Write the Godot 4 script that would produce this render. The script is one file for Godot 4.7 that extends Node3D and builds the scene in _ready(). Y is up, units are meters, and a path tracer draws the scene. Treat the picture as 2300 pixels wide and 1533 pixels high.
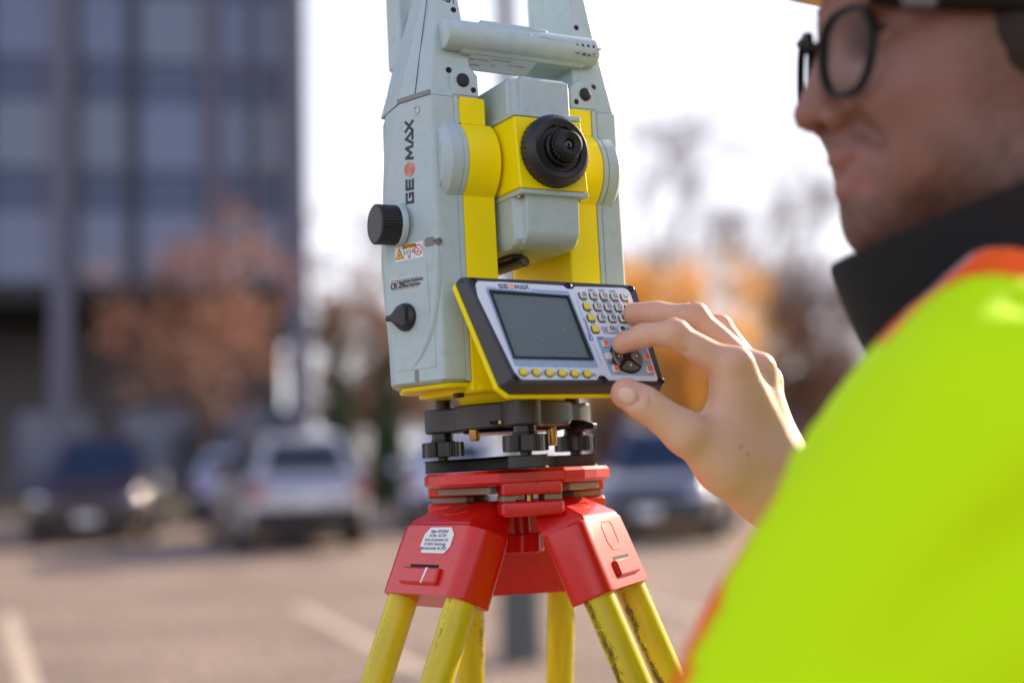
extends Node3D
# A total station on its tripod in a car park, worked by a surveyor in a high-visibility jacket.
# Lengths of the instrument and the tripod are in millimetres, everything else in metres. y = 0 is the ground at the tripod.

const EYE := 1.25                       # height of the lens above the ground
const ROLL := -2.9
const PITCH := 5.9
var M := {}
var rng := RandomNumberGenerator.new()
var used := {}

# ---------------------------------------------------------------- mesh maker
class MM:
	var p := PackedVector3Array()
	var uv := PackedVector2Array()
	var co := PackedColorArray()
	var t := Transform3D.IDENTITY
	var k := 1.0
	var flip := false
	var col := Color.WHITE
	var colored := false
	func _init(scale := 1.0): k = scale
	func v(a: Vector3, u: Vector2):
		p.append((t * a) * k)
		uv.append(u)
		if colored: co.append(col)
	func tri(a: Vector3, b: Vector3, c: Vector3, ua := Vector2.ZERO, ub := Vector2.ZERO, uc := Vector2.ZERO):
		v(a, ua)                        # a, b, c run anticlockwise seen from outside; Godot wants clockwise
		if flip:
			v(b, ub)
			v(c, uc)
		else:
			v(c, uc)
			v(b, ub)
	func quad(a: Vector3, b: Vector3, c: Vector3, d: Vector3, ua := Vector2.ZERO, ub := Vector2.ZERO, uc := Vector2.ZERO, ud := Vector2.ZERO):
		tri(a, b, c, ua, ub, uc)
		tri(a, c, d, ua, uc, ud)
	func loft(rings: Array, cap0 := true, cap1 := true):
		var n: int = rings[0].size()
		for i in rings.size() - 1:
			var a = rings[i]
			var b = rings[i + 1]
			for j in n:
				var j2 := (j + 1) % n
				quad(a[j], a[j2], b[j2], b[j], Vector2(float(j) / n, i), Vector2(float(j + 1) / n, i), Vector2(float(j + 1) / n, i + 1), Vector2(float(j) / n, i + 1))
		for e in 2:
			if (e == 0 and not cap0) or (e == 1 and not cap1): continue
			var r = rings[0] if e == 0 else rings[-1]
			var c := Vector3.ZERO
			for q in r: c += q
			c /= n
			for j in n:
				if e == 1: tri(c, r[j], r[(j + 1) % n])
				else: tri(c, r[(j + 1) % n], r[j])
	func prism(poly, w0: float, w1: float, b := 0.0, both := true):
		var q := PackedVector2Array(poly)
		if Geometry2D.is_polygon_clockwise(q) == true: q.reverse()
		var area := 0.0
		for i in q.size(): area += q[i].cross(q[(i + 1) % q.size()])
		if area < 0: q.reverse()
		var small := inset(q, b) if b > 0 else q
		var rings := []
		if b > 0 and both: rings.append(lift(small, w0))
		rings.append(lift(q, w0 + (b if both else 0.0)))
		rings.append(lift(q, w1 - b))
		if b > 0: rings.append(lift(small, w1))
		loft(rings, false, false)
		var s0 := small if both else q
		for e in 2:
			var s := s0 if e == 0 else small
			var idx := Geometry2D.triangulate_polygon(s)
			if idx.is_empty():
				for i in range(1, s.size() - 1): idx.append_array(PackedInt32Array([0, i, i + 1]))
			for i in range(0, idx.size(), 3):
				var a := s[idx[i]]
				var c := s[idx[i + 1]]
				var d := s[idx[i + 2]]
				if (c - a).cross(d - a) < 0:
					var h := c
					c = d
					d = h
				var w := w0 if e == 0 else w1
				if e == 1: tri(Vector3(a.x, a.y, w), Vector3(c.x, c.y, w), Vector3(d.x, d.y, w), a, c, d)
				else: tri(Vector3(a.x, a.y, w), Vector3(d.x, d.y, w), Vector3(c.x, c.y, w), a, d, c)
	static func lift(q: PackedVector2Array, w: float) -> PackedVector3Array:
		var r := PackedVector3Array()
		for a in q: r.append(Vector3(a.x, a.y, w))
		return r
	static func inset(q: PackedVector2Array, b: float) -> PackedVector2Array:
		var r := PackedVector2Array()
		var n := q.size()
		for i in n:
			var e0 := (q[i] - q[(i + n - 1) % n]).normalized()
			var e1 := (q[(i + 1) % n] - q[i]).normalized()
			var n0 := Vector2(-e0.y, e0.x)
			var n1 := Vector2(-e1.y, e1.x)
			var m := n0 + n1
			m = m / maxf(m.length_squared() * 0.5, 0.3)
			r.append(q[i] + m * b)
		return r
	func box(c: Vector3, s: Vector3, b := 0.0):
		var h := s / 2.0
		var o := t
		t = t.translated_local(c)
		prism([Vector2(-h.x, -h.y), Vector2(h.x, -h.y), Vector2(h.x, h.y), Vector2(-h.x, h.y)] if b <= 0 else MM.rr(s.x, s.y, b * 1.35, 3), -h.z, h.z, b)
		t = o
	static func rr(w: float, h: float, r: float, n := 4) -> PackedVector2Array:
		return MM.round_poly([Vector2(-w / 2, -h / 2), Vector2(w / 2, -h / 2), Vector2(w / 2, h / 2), Vector2(-w / 2, h / 2)], r, n)
	static func round_poly(pts: Array, r, n := 4) -> PackedVector2Array:
		var out := PackedVector2Array()
		var c := pts.size()
		for i in c:
			var a: Vector2 = pts[(i + c - 1) % c]
			var b: Vector2 = pts[i]
			var d: Vector2 = pts[(i + 1) % c]
			var rad: float = r[i] if r is Array else r
			if rad <= 0.0:
				out.append(b)
				continue
			var u := (a - b).normalized()
			var w := (d - b).normalized()
			var half := acos(clampf(u.dot(w), -1, 1)) / 2.0
			var cut := minf(rad / tan(half), minf((a - b).length(), (d - b).length()) * 0.49)
			var p0 := b + u * cut
			var p1 := b + w * cut
			for j in n + 1:
				var f := float(j) / n
				out.append(p0.lerp(b, f).lerp(b.lerp(p1, f), f))
		return out
	func lathe(prof: Array, n := 32, a0 := 0.0, a1 := TAU):  # prof: Vector2(radius, height), axis local y, heights rising
		for i in prof.size() - 1:
			var r0: float = prof[i].x
			var r1: float = prof[i + 1].x
			for j in n:
				var x0 := a0 + (a1 - a0) * j / n
				var x1 := a0 + (a1 - a0) * (j + 1) / n
				var A := Vector3(r0 * cos(x0), prof[i].y, r0 * sin(x0))
				var B := Vector3(r1 * cos(x0), prof[i + 1].y, r1 * sin(x0))
				var C := Vector3(r1 * cos(x1), prof[i + 1].y, r1 * sin(x1))
				var D := Vector3(r0 * cos(x1), prof[i].y, r0 * sin(x1))
				var u0 := float(j) / n
				var u1 := float(j + 1) / n
				if r1 > 1e-6: tri(A, B, C, Vector2(u0, prof[i].y), Vector2(u0, prof[i + 1].y), Vector2(u1, prof[i + 1].y))
				if r0 > 1e-6: tri(A, C, D, Vector2(u0, prof[i].y), Vector2(u1, prof[i + 1].y), Vector2(u1, prof[i].y))
	func cyl(a: Vector3, b: Vector3, r0: float, r1: float, n := 20, bev := 0.0):
		var o := t
		t = t * MM.along(a, b)
		var L := (b - a).length()
		if bev > 0: lathe([Vector2(0, 0), Vector2(r0 - bev, 0), Vector2(r0, bev), Vector2(r1, L - bev), Vector2(r1 - bev, L), Vector2(0, L)], n)
		else: lathe([Vector2(0, 0), Vector2(r0, 0), Vector2(r1, L), Vector2(0, L)], n)
		t = o
	static func along(a: Vector3, b: Vector3) -> Transform3D:   # local y runs from a to b
		var y := (b - a).normalized()
		var x := y.cross(Vector3.UP if absf(y.y) < 0.95 else Vector3.RIGHT).normalized()
		return Transform3D(Basis(x, y, x.cross(y)), a)
	func ball(c: Vector3, r: Vector3, n := 16, m := 10):
		var o := t
		t = t * Transform3D(Basis.from_scale(r), c)
		var pr := []
		for i in m + 1:
			var a := -PI / 2 + PI * i / m
			pr.append(Vector2(maxf(cos(a), 0.0) if i > 0 and i < m else 0.0, sin(a)))
		lathe(pr, n)
		t = o
	func tube(pts: Array, rad, n := 8):
		var rings := []
		for i in pts.size():
			var d: Vector3 = (pts[mini(i + 1, pts.size() - 1)] - pts[maxi(i - 1, 0)]).normalized()
			var x := d.cross(Vector3(0.31, 0.9, 0.2)).normalized()
			var y := d.cross(x)
			var r: float = rad[i] if rad is Array else rad
			var ring := PackedVector3Array()
			for j in n: ring.append(pts[i] + (x * cos(TAU * j / n) + y * sin(TAU * j / n)) * r)
			rings.append(ring)
		loft(rings)
	func mesh(thr := 38.0) -> ArrayMesh:
		var nt := p.size() / 3
		var fn := PackedVector3Array()
		fn.resize(nt)
		var at := {}
		for i in nt:
			fn[i] = (p[i * 3 + 2] - p[i * 3]).cross(p[i * 3 + 1] - p[i * 3])
			for j in 3:
				var key := Vector3i((p[i * 3 + j] * 200000.0).round())
				if at.has(key): at[key].append(i)
				else: at[key] = [i]
		var nn := PackedVector3Array()
		nn.resize(p.size())
		var lim := cos(deg_to_rad(thr))
		for i in nt:
			var me := fn[i].normalized()
			for j in 3:
				var s := Vector3.ZERO
				for f in at[Vector3i((p[i * 3 + j] * 200000.0).round())]:
					if fn[f].normalized().dot(me) > lim: s += fn[f]
				nn[i * 3 + j] = s.normalized() if s.length_squared() > 0 else me
		var arr := []
		arr.resize(Mesh.ARRAY_MAX)
		arr[Mesh.ARRAY_VERTEX] = p
		arr[Mesh.ARRAY_NORMAL] = nn
		arr[Mesh.ARRAY_TEX_UV] = uv
		if colored: arr[Mesh.ARRAY_COLOR] = co
		var m := ArrayMesh.new()
		m.add_surface_from_arrays(Mesh.PRIMITIVE_TRIANGLES, arr)
		return m

# ---------------------------------------------------------------- signed-distance bodies, meshed as surface nets
class Field:
	var prims := []                     # [kind, data..., blend]
	var wrinkle := 0.0
	var noise := FastNoiseLite.new()
	var noise_basis := Basis.IDENTITY
	func cap(a: Vector3, b: Vector3, ra: float, rb: float, bl := 0.006, cut := false): prims.append([0, a, b, ra, rb, bl, cut])
	func ell(c: Vector3, r: Vector3, bl := 0.006, cut := false, q := Basis.IDENTITY): prims.append([1, c, r, q, 0.0, bl, cut])
	func d(x: Vector3) -> float:
		var best := 1e3
		for q in prims:
			var e: float
			if q[0] == 0:
				var ab: Vector3 = q[2] - q[1]
				var h := clampf((x - q[1]).dot(ab) / maxf(ab.length_squared(), 1e-9), 0.0, 1.0)
				e = (x - q[1] - ab * h).length() - lerpf(q[3], q[4], h)
			else:
				var y: Vector3 = (x - q[1]) * q[3]
				var k0: float = (y / q[2]).length()
				var k1: float = (y / (q[2] * q[2])).length()
				e = k0 * (k0 - 1.0) / maxf(k1, 1e-6)
			var bl: float = q[5]
			if q[6]:
				e = -e
				var h2 := maxf(bl - absf(best - e), 0.0) / bl
				best = maxf(best, e) + h2 * h2 * bl * 0.25
			else:
				var h3 := maxf(bl - absf(best - e), 0.0) / bl
				best = minf(best, e) - h3 * h3 * bl * 0.25
		if wrinkle > 0.0 and best < 0.05: best += noise.get_noise_3dv(noise_basis * x) * wrinkle
		return best
	func nets(out: MM, lo: Vector3, hi: Vector3, cell: float, paint = null):
		var B := 4                          # blocks of 4 cells are skipped when far from the surface
		var n := Vector3i(((hi - lo) / cell).ceil()) / B + Vector3i.ONE
		var val := {}
		var near := {}
		for bz in n.z:
			for by in n.y:
				for bx in n.x:
					var c := lo + (Vector3(bx, by, bz) * B + Vector3.ONE * B * 0.5) * cell
					if absf(d(c)) < cell * B * 1.25 + wrinkle:
						near[Vector3i(bx, by, bz)] = true
		for b in near:
			for z in B + 1:
				for y in B + 1:
					for x in B + 1:
						var g: Vector3i = b * B + Vector3i(x, y, z)
						if not val.has(g): val[g] = d(lo + Vector3(g) * cell)
		var vert := {}
		var nrm := {}
		for b in near:
			for z in B:
				for y in B:
					for x in B:
						var g: Vector3i = b * B + Vector3i(x, y, z)
						var v := []
						var neg := 0
						for i in 8:
							var e: float = val[g + Vector3i(i & 1, (i >> 1) & 1, i >> 2)]
							v.append(e)
							if e < 0.0: neg += 1
						if neg == 0 or neg == 8: continue
						var s := Vector3.ZERO
						var cnt := 0
						for e in EDGES:
							var a: float = v[e[0]]
							var c: float = v[e[1]]
							if (a < 0.0) != (c < 0.0):
								var f := a / (a - c)
								s += Vector3(e[0] & 1, (e[0] >> 1) & 1, e[0] >> 2).lerp(Vector3(e[1] & 1, (e[1] >> 1) & 1, e[1] >> 2), f)
								cnt += 1
						vert[g] = lo + (Vector3(g) + s / cnt) * cell
		for g in vert:
			var v0: float = val[g]
			for ax in 3:
				var d1 := Vector3i.ZERO
				d1[ax] = 1
				if not val.has(g + d1): continue
				var v1: float = val[g + d1]
				if (v0 < 0.0) == (v1 < 0.0): continue
				var e1 := Vector3i.ZERO
				var e2 := Vector3i.ZERO
				e1[(ax + 1) % 3] = -1
				e2[(ax + 2) % 3] = -1
				if not (vert.has(g + e1) and vert.has(g + e2) and vert.has(g + e1 + e2)): continue
				var q := [vert[g], vert[g + e1], vert[g + e1 + e2], vert[g + e2]]
				if v0 > 0.0: q.reverse()
				if paint == null:
					out.quad(q[0], q[1], q[2], q[3])
					continue
				for i in [0, 2, 1, 0, 3, 2]:
					if not nrm.has(q[i]): nrm[q[i]] = (paint as Callable).call(q[i])
					out.col = nrm[q[i]]
					out.v(q[i], Vector2.ZERO)
	const EDGES := [[0, 1], [2, 3], [4, 5], [6, 7], [0, 2], [1, 3], [4, 6], [5, 7], [0, 4], [1, 5], [2, 6], [3, 7]]

# ---------------------------------------------------------------- objects
func numbered(n: String) -> String:
	if not used.has(n):
		used[n] = 0
		return n
	used[n] += 1
	return "%s_%03d" % [n, used[n]]

func thing(called: String, label: String, category: String, at := Vector3.ZERO, turn := 0.0, group := "") -> Node3D:
	var o := Node3D.new()
	o.name = numbered(called)
	add_child(o)
	o.position = at
	o.rotation.y = turn
	o.set_meta("label", label)
	if category: o.set_meta("category", category)
	if group: o.set_meta("group", group)
	return o

func part(called: String, mm, mat: Material, parent: Node, thr := 38.0) -> MeshInstance3D:
	var o := MeshInstance3D.new()
	o.mesh = mm.mesh(thr) if mm is MM else mm
	o.material_override = mat
	o.name = called
	parent.add_child(o, true)
	return o

func struct(called: String, mm, mat: Material, parent: Node = self) -> MeshInstance3D:
	var o := part(called, mm, mat, parent)
	if parent == self:
		o.set_meta("kind", "structure")
		o.set_meta("label", called.replace("_", " "))
	return o

# flat lettering in the x-y plane of tr; h is the height of a capital
func letters(s: String, h: float, tr: Transform3D, mat: Material, parent: Node, bold := false, depth := 0.00012, center := true, squeeze := 1.0) -> MeshInstance3D:
	var m := TextMesh.new()
	var f := SystemFont.new()
	f.font_names = PackedStringArray(["Droid Sans"])
	f.font_weight = 700 if bold else 400
	m.font = f
	m.text = s
	m.font_size = 32
	m.pixel_size = h / (32.0 * 0.714)
	m.depth = depth
	m.curve_step = 1.5
	m.horizontal_alignment = HORIZONTAL_ALIGNMENT_CENTER if center else HORIZONTAL_ALIGNMENT_LEFT
	var o := MeshInstance3D.new()
	o.mesh = m
	o.material_override = mat
	o.name = "lettering"
	o.transform = tr.scaled_local(Vector3(squeeze, 1, 1))
	parent.add_child(o, true)
	return o

func frame(o: Vector3, x: Vector3, y: Vector3) -> Transform3D:
	var xx := x.normalized()
	var z := xx.cross(y).normalized()
	return Transform3D(Basis(xx, z.cross(xx), z), o)

# thick strokes along polylines, as raised print
func strokes(lines: Array, w: float, h: float) -> MM:
	var m := MM.new(0.001)
	for l in lines:
		for poly in Geometry2D.offset_polyline(PackedVector2Array(l), w / 2.0, Geometry2D.JOIN_MITER, Geometry2D.END_BUTT):
			if not Geometry2D.is_polygon_clockwise(poly): m.prism(poly, 0.0, h)
	return m

# ---------------------------------------------------------------- materials
func noise_tex(freq: float, size := 256, bump := 0.0, seed_ := 1, oct := 4, ramp: Gradient = null) -> Texture2D:
	var n := FastNoiseLite.new()
	n.noise_type = FastNoiseLite.TYPE_SIMPLEX_SMOOTH
	n.seed = seed_
	n.frequency = freq
	n.fractal_octaves = oct
	var t := NoiseTexture2D.new()
	t.width = size
	t.height = size
	t.seamless = true
	t.noise = n
	if ramp: t.color_ramp = ramp
	if bump > 0.0:
		t.as_normal_map = true
		t.bump_strength = bump
	return t

func mat(called: String, c: Color, rough := 0.5, metal := 0.0, spec := 0.5) -> StandardMaterial3D:
	var m := StandardMaterial3D.new()
	m.resource_name = called
	m.albedo_color = c
	m.roughness = rough
	m.metallic = metal
	m.metallic_specular = spec
	M[called] = m
	return m

func tri_map(m: StandardMaterial3D, scale: float, tex: Texture2D = null, nrm: Texture2D = null, ns := 0.4):
	m.uv1_triplanar = true
	m.uv1_scale = Vector3.ONE * scale
	if tex: m.albedo_texture = tex
	if nrm:
		m.normal_enabled = true
		m.normal_texture = nrm
		m.normal_scale = ns

func grad(stops: Array) -> Gradient:
	var g := Gradient.new()
	g.offsets = PackedFloat32Array(stops.map(func(s): return s[0]))
	g.colors = PackedColorArray(stops.map(func(s): return s[1]))
	return g

func _ready():
	rng.seed = 7
	# ---- camera, sky, sun, exposure
	var cam := Camera3D.new()
	cam.name = "camera"
	cam.near = 0.05
	cam.far = 900.0
	var at := CameraAttributesPhysical.new()
	at.frustum_focal_length = 46.2
	at.exposure_aperture = 2.15
	at.frustum_focus_distance = 0.965
	at.frustum_near = 0.05
	at.frustum_far = 900.0
	cam.attributes = at
	cam.fov = 29.13
	cam.position = Vector3(0, EYE, 0)
	cam.basis = Basis(Vector3.RIGHT, deg_to_rad(PITCH)) * Basis(Vector3.BACK, deg_to_rad(ROLL))
	add_child(cam)
	cam.current = true
	var sky_m := ProceduralSkyMaterial.new()
	sky_m.sky_top_color = Color(0.19, 0.35, 0.68)
	sky_m.sky_horizon_color = Color(0.985, 0.985, 1.0)
	sky_m.sky_curve = 0.72
	sky_m.sky_energy_multiplier = 1.14
	sky_m.ground_bottom_color = Color(0.3, 0.28, 0.26)
	sky_m.ground_horizon_color = Color(0.6, 0.58, 0.56)
	sky_m.sun_angle_max = 18.0
	sky_m.sun_curve = 0.1
	var sky := Sky.new()
	sky.sky_material = sky_m
	var env := Environment.new()
	env.background_mode = Environment.BG_SKY
	env.sky = sky
	env.background_energy_multiplier = 0.64
	env.tonemap_mode = Environment.TONE_MAPPER_LINEAR
	env.tonemap_exposure = 1.95
	env.sdfgi_enabled = true
	env.ssao_enabled = true
	env.ssil_enabled = true
	var we := WorldEnvironment.new()
	we.name = "daylight"
	we.environment = env
	add_child(we)
	var sun := DirectionalLight3D.new()
	sun.name = "sun"
	sun.light_energy = 1.6
	sun.light_color = Color(1.0, 0.91, 0.78)
	sun.light_angular_distance = 0.5
	sun.shadow_enabled = true
	add_child(sun)
	var az := deg_to_rad(135.0)         # from towards the lens, round to the right
	var el := deg_to_rad(25.5)
	sun.look_at_from_position(Vector3(sin(az) * cos(el), sin(el), cos(az) * cos(el)) * 50.0, Vector3.ZERO)

	materials()
	surroundings()
	tripod()
	total_station()
	surveyor()

func materials():
	var fine := noise_tex(0.08, 256, 2.0, 3)
	var m := mat("grey_plastic", Color(0.685, 0.765, 0.765), 0.48)
	tri_map(m, 7.0, noise_tex(0.02, 512, 0.0, 61, 4, grad([[0.0, Color(0.94, 0.94, 0.92)], [0.3, Color(0.98, 0.98, 0.975)], [0.55, Color.WHITE], [1.0, Color(0.985, 0.99, 1.0)]])), noise_tex(0.45, 512, 2.0, 62), 0.25)
	m = mat("grey_plastic_dark", Color(0.5, 0.5, 0.46), 0.55)
	m = mat("yellow_plastic", Color(0.97, 0.89, 0.0), 0.45, 0.0, 0.35)
	tri_map(m, 60.0, null, fine, 0.22)
	m = mat("black_plastic", Color(0.13, 0.135, 0.14), 0.42)
	tri_map(m, 90.0, null, fine, 0.5)
	m = mat("black_metal", Color(0.15, 0.152, 0.155), 0.42, 0.0, 0.6)
	tri_map(m, 110.0, null, noise_tex(0.15, 256, 5.0, 9), 0.55)
	mat("black_gloss", Color(0.05, 0.05, 0.055), 0.25)
	mat("rubber", Color(0.1, 0.1, 0.105), 0.62)
	mat("hole", Color(0.04, 0.04, 0.042), 0.8)
	mat("brass", Color(0.72, 0.6, 0.36), 0.32, 1.0)
	mat("steel", Color(0.62, 0.62, 0.6), 0.3, 1.0)
	mat("spacer", Color(0.52, 0.48, 0.4), 0.5)
	mat("print_dark", Color(0.13, 0.17, 0.24), 0.5)
	mat("print_black", Color(0.05, 0.05, 0.06), 0.5)
	mat("print_grey", Color(0.42, 0.47, 0.52), 0.5)
	mat("print_orange", Color(0.9, 0.42, 0.3), 0.5)
	mat("print_peach", Color(0.95, 0.72, 0.64), 0.5)
	mat("print_red", Color(0.8, 0.12, 0.15), 0.5)
	mat("print_blue", Color(0.16, 0.38, 0.72), 0.5)
	mat("label_white", Color(0.9, 0.91, 0.9), 0.4)
	mat("label_yellow", Color(0.95, 0.7, 0.02), 0.4)
	mat("label_grey", Color(0.6, 0.64, 0.63), 0.42)
	mat("panel_white", Color(0.87, 0.9, 0.93), 0.4)
	mat("panel_blue", Color(0.6, 0.71, 0.8), 0.4)
	mat("lcd", Color(0.42, 0.475, 0.48), 0.3, 0.0, 0.2)
	mat("key_grey", Color(0.86, 0.85, 0.79), 0.45)
	mat("key_yellow", Color(0.94, 0.86, 0.3), 0.45)
	mat("key_orange", Color(0.95, 0.45, 0.22), 0.45)
	mat("key_well", Color(0.16, 0.18, 0.2), 0.7)
	mat("pad_key", Color(0.4, 0.4, 0.37), 0.35, 0.4)
	mat("lens", Color(0.08, 0.1, 0.1), 0.05, 0.0, 0.8)
	mat("led", Color(0.12, 0.13, 0.13), 0.2)
	mat("led_green", Color(0.3, 0.62, 0.25), 0.3)
	m = mat("red_paint", Color(0.82, 0.07, 0.03), 0.36, 0.0, 0.45)
	m.clearcoat_enabled = true
	m.clearcoat = 0.4
	m.clearcoat_roughness = 0.2
	var chips := noise_tex(0.02, 512, 0.0, 21, 5, grad([[0.0, Color(0.25, 0.22, 0.17)], [0.10, Color(0.3, 0.22, 0.16)], [0.135, Color(0.93, 0.86, 0.84)], [0.5, Color.WHITE], [1.0, Color(0.95, 0.93, 0.92)]]))
	tri_map(m, 14.0, chips)
	m = mat("tube_yellow", Color.WHITE, 0.38)
	m.albedo_texture = tube_texture()
	m.uv1_scale = Vector3(1, 1, 1)

# worn yellow paint: long dark scuffs along the tube, u round it and v along it
func tube_texture() -> ImageTexture:
	var w := 128
	var h := 512
	var im := Image.create(w, h, false, Image.FORMAT_RGB8)
	var n := FastNoiseLite.new()
	n.seed = 5
	n.frequency = 0.035
	var n2 := FastNoiseLite.new()
	n2.seed = 8
	n2.frequency = 0.22
	for y in h:
		for x in w:
			var base := Color(0.86, 0.78, 0.07).lerp(Color(0.79, 0.71, 0.10), clampf(n.get_noise_2d(x * 1.5, y * 0.3) + 0.5, 0, 1))
			var band := exp(-pow((x - 74.0 - 6.0 * n.get_noise_2d(y * 0.5, 40)) / 7.0, 2.0)) + 0.45 * exp(-pow((x - 28.0) / 4.0, 2.0))
			var s := 0.8 * n2.get_noise_2d(x * 1.8, y * 0.5) + 0.9 * n2.get_noise_2d(x * 4.0, y * 2.6) + 0.9 * n.get_noise_2d(x * 0.2, y * 0.35)
			var k := smoothstep(0.52, 0.8, band * 0.72 + s * 0.62)
			im.set_pixel(x, y, base.lerp(Color(0.13, 0.13, 0.11), k * 0.7))
	return ImageTexture.create_from_image(im)

# ---------------------------------------------------------------- the total station with its tribrach
const TS_AT := Vector3(-0.002, EYE + 0.006, -1.0)
const TS_TURN := 29.5
var OFF := Transform3D(Basis.IDENTITY, Vector3(0, -6, 0))
const SIDE_FRAME := Basis(Vector3(0, 0, -1), Vector3.UP, Vector3.RIGHT)   # u = -z, v = y, w = x: profiles seen from the side

func mm3(s := 1.0) -> MM:
	var m := MM.new(0.001)
	m.t = OFF
	if s < 0.0:
		m.t = OFF * Transform3D(Basis.from_scale(Vector3(-1, 1, 1)), Vector3.ZERO)
		m.flip = true
	return m

func bump_profile(y0: float, y1: float, z: float, bump: bool, back := -45.0) -> Array:
	var a := [Vector2(-back, y0), Vector2(-z, y0)]
	if bump:
		for i in 13:
			var f := lerpf(-1, 1, i / 12.0)
			a.append(Vector2(-(24.8 + 33.5 * cos(f * 0.918)), 230.5 + 33.5 * sin(f * 0.918) * 1.0))
	a.append(Vector2(-z, y1))
	a.append(Vector2(-back, y1))
	a.reverse()
	return a

func ridge(y: float) -> float:
	var ys := [66.0, 100.0, 127.0, 160.0, 172.0, 190.0, 217.0, 240.0, 260.0, 277.0]
	var zs := [0.0, -2.0, -4.0, -6.5, -5.5, -3.5, -1.0, 4.0, 8.0, 14.0]
	for i in 9:
		if y <= ys[i + 1]: return lerpf(zs[i], zs[i + 1], clampf((y - ys[i]) / (ys[i + 1] - ys[i]), 0, 1))
	return 14.0

func side_x(z: float) -> float: return 80.0 + (45.0 - z) * 0.364       # the slanting side panel

func side_pt(y: float, z: float, out := 0.0) -> Vector3:                # a point on the left panel
	return Vector3(-side_x(z) - out * 0.94, y - 6.0, z + out * 0.342) * 0.001

func side_tr(y: float, z: float, out := 0.15, turn := 0.0) -> Transform3D:
	var f := frame(side_pt(y, z, out), Vector3(0.342, 0, 0.94), Vector3.UP)
	return f.rotated_local(Vector3.BACK, turn)

func plan_ring(y: float, grow := 0.0) -> PackedVector3Array:
	var zr := ridge(y)
	var xr := side_x(zr)
	var poly := MM.round_poly([Vector2(62.3, 45.0 + grow), Vector2(80.0 + grow * 0.6, 45.0 + grow), Vector2(xr + grow, zr), Vector2(xr - 2.5 + grow, minf(zr - 12.0, -14.0)), Vector2(78.0 + grow, -46.0 - grow), Vector2(62.3, -46.0 - grow)], [0, 4.5, 3.5, 6, 5, 0], 5)
	var r := PackedVector3Array()
	for q in poly: r.append(Vector3(q.x, y, q.y))
	return r

func total_station():
	var o := thing("total_station", "grey and yellow robotic total station with black keypad, on the red tripod head", "surveying instrument", TS_AT, deg_to_rad(TS_TURN))
	var inv := Transform3D(SIDE_FRAME)
	for s in [-1.0, 1.0]:
		# yellow core of the yoke
		var m := mm3(s)
		m.t = m.t * inv
		m.prism(MM.round_poly(bump_profile(63, 257.2, 45, true), 0.0), 31.3, 57.4, 1.0)
		m.prism([Vector2(-45, 257.4), Vector2(-45, 277.2), Vector2(45, 277.2), Vector2(45, 257.4)], 35.6, 57.4, 1.2)
		part("yoke", m, M.yellow_plastic, o)
		# narrow grey band beside it, then the grey shell
		m = mm3(s)
		m.t = m.t * inv
		m.prism(bump_profile(70, 277.2, 44.9, true, -44.0), 57.8, 61.9, 0.4)
		part("yoke_band", m, M.grey_plastic, o)
		m = mm3(s)
		var rings := []
		rings.append(plan_ring(69.0, -3.5))
		for y in [71.5, 85.0, 100.0, 115.0, 127.0, 142.0, 157.0]: rings.append(plan_ring(y))
		for y in [163.0, 172.0, 181.0, 190.0, 203.0, 217.0, 228.0, 240.0, 250.0, 260.0, 268.0, 276.2]: rings.append(plan_ring(y))
		rings.append(plan_ring(277.0, -0.7))
		m.loft(rings)
		var shell := part("side_cover", m, M.grey_plastic, o)
		m = mm3(s)
		m.t = m.t * inv
		var bp := []
		for i in 15:
			var f := lerpf(-1, 1, i / 14.0)
			bp.append(Vector2(-(24.8 + 33.6 * cos(f * 0.93)), 230.5 + 33.6 * sin(f * 0.93)))
		bp.append(Vector2(-40, 257.5))
		bp.append(Vector2(-40, 203.5))
		m.prism(bp, 62.3, 76.0, 5.0, false)
		part("trunnion_cover", m, M.grey_plastic, o, 32.0)
		if s < 0: left_panel(o, shell)
		handle_side(o, s)
	base_and_neck(o)
	handle_bar(o)
	telescope(o)
	keypad(o)
	tribrach(o)

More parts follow.
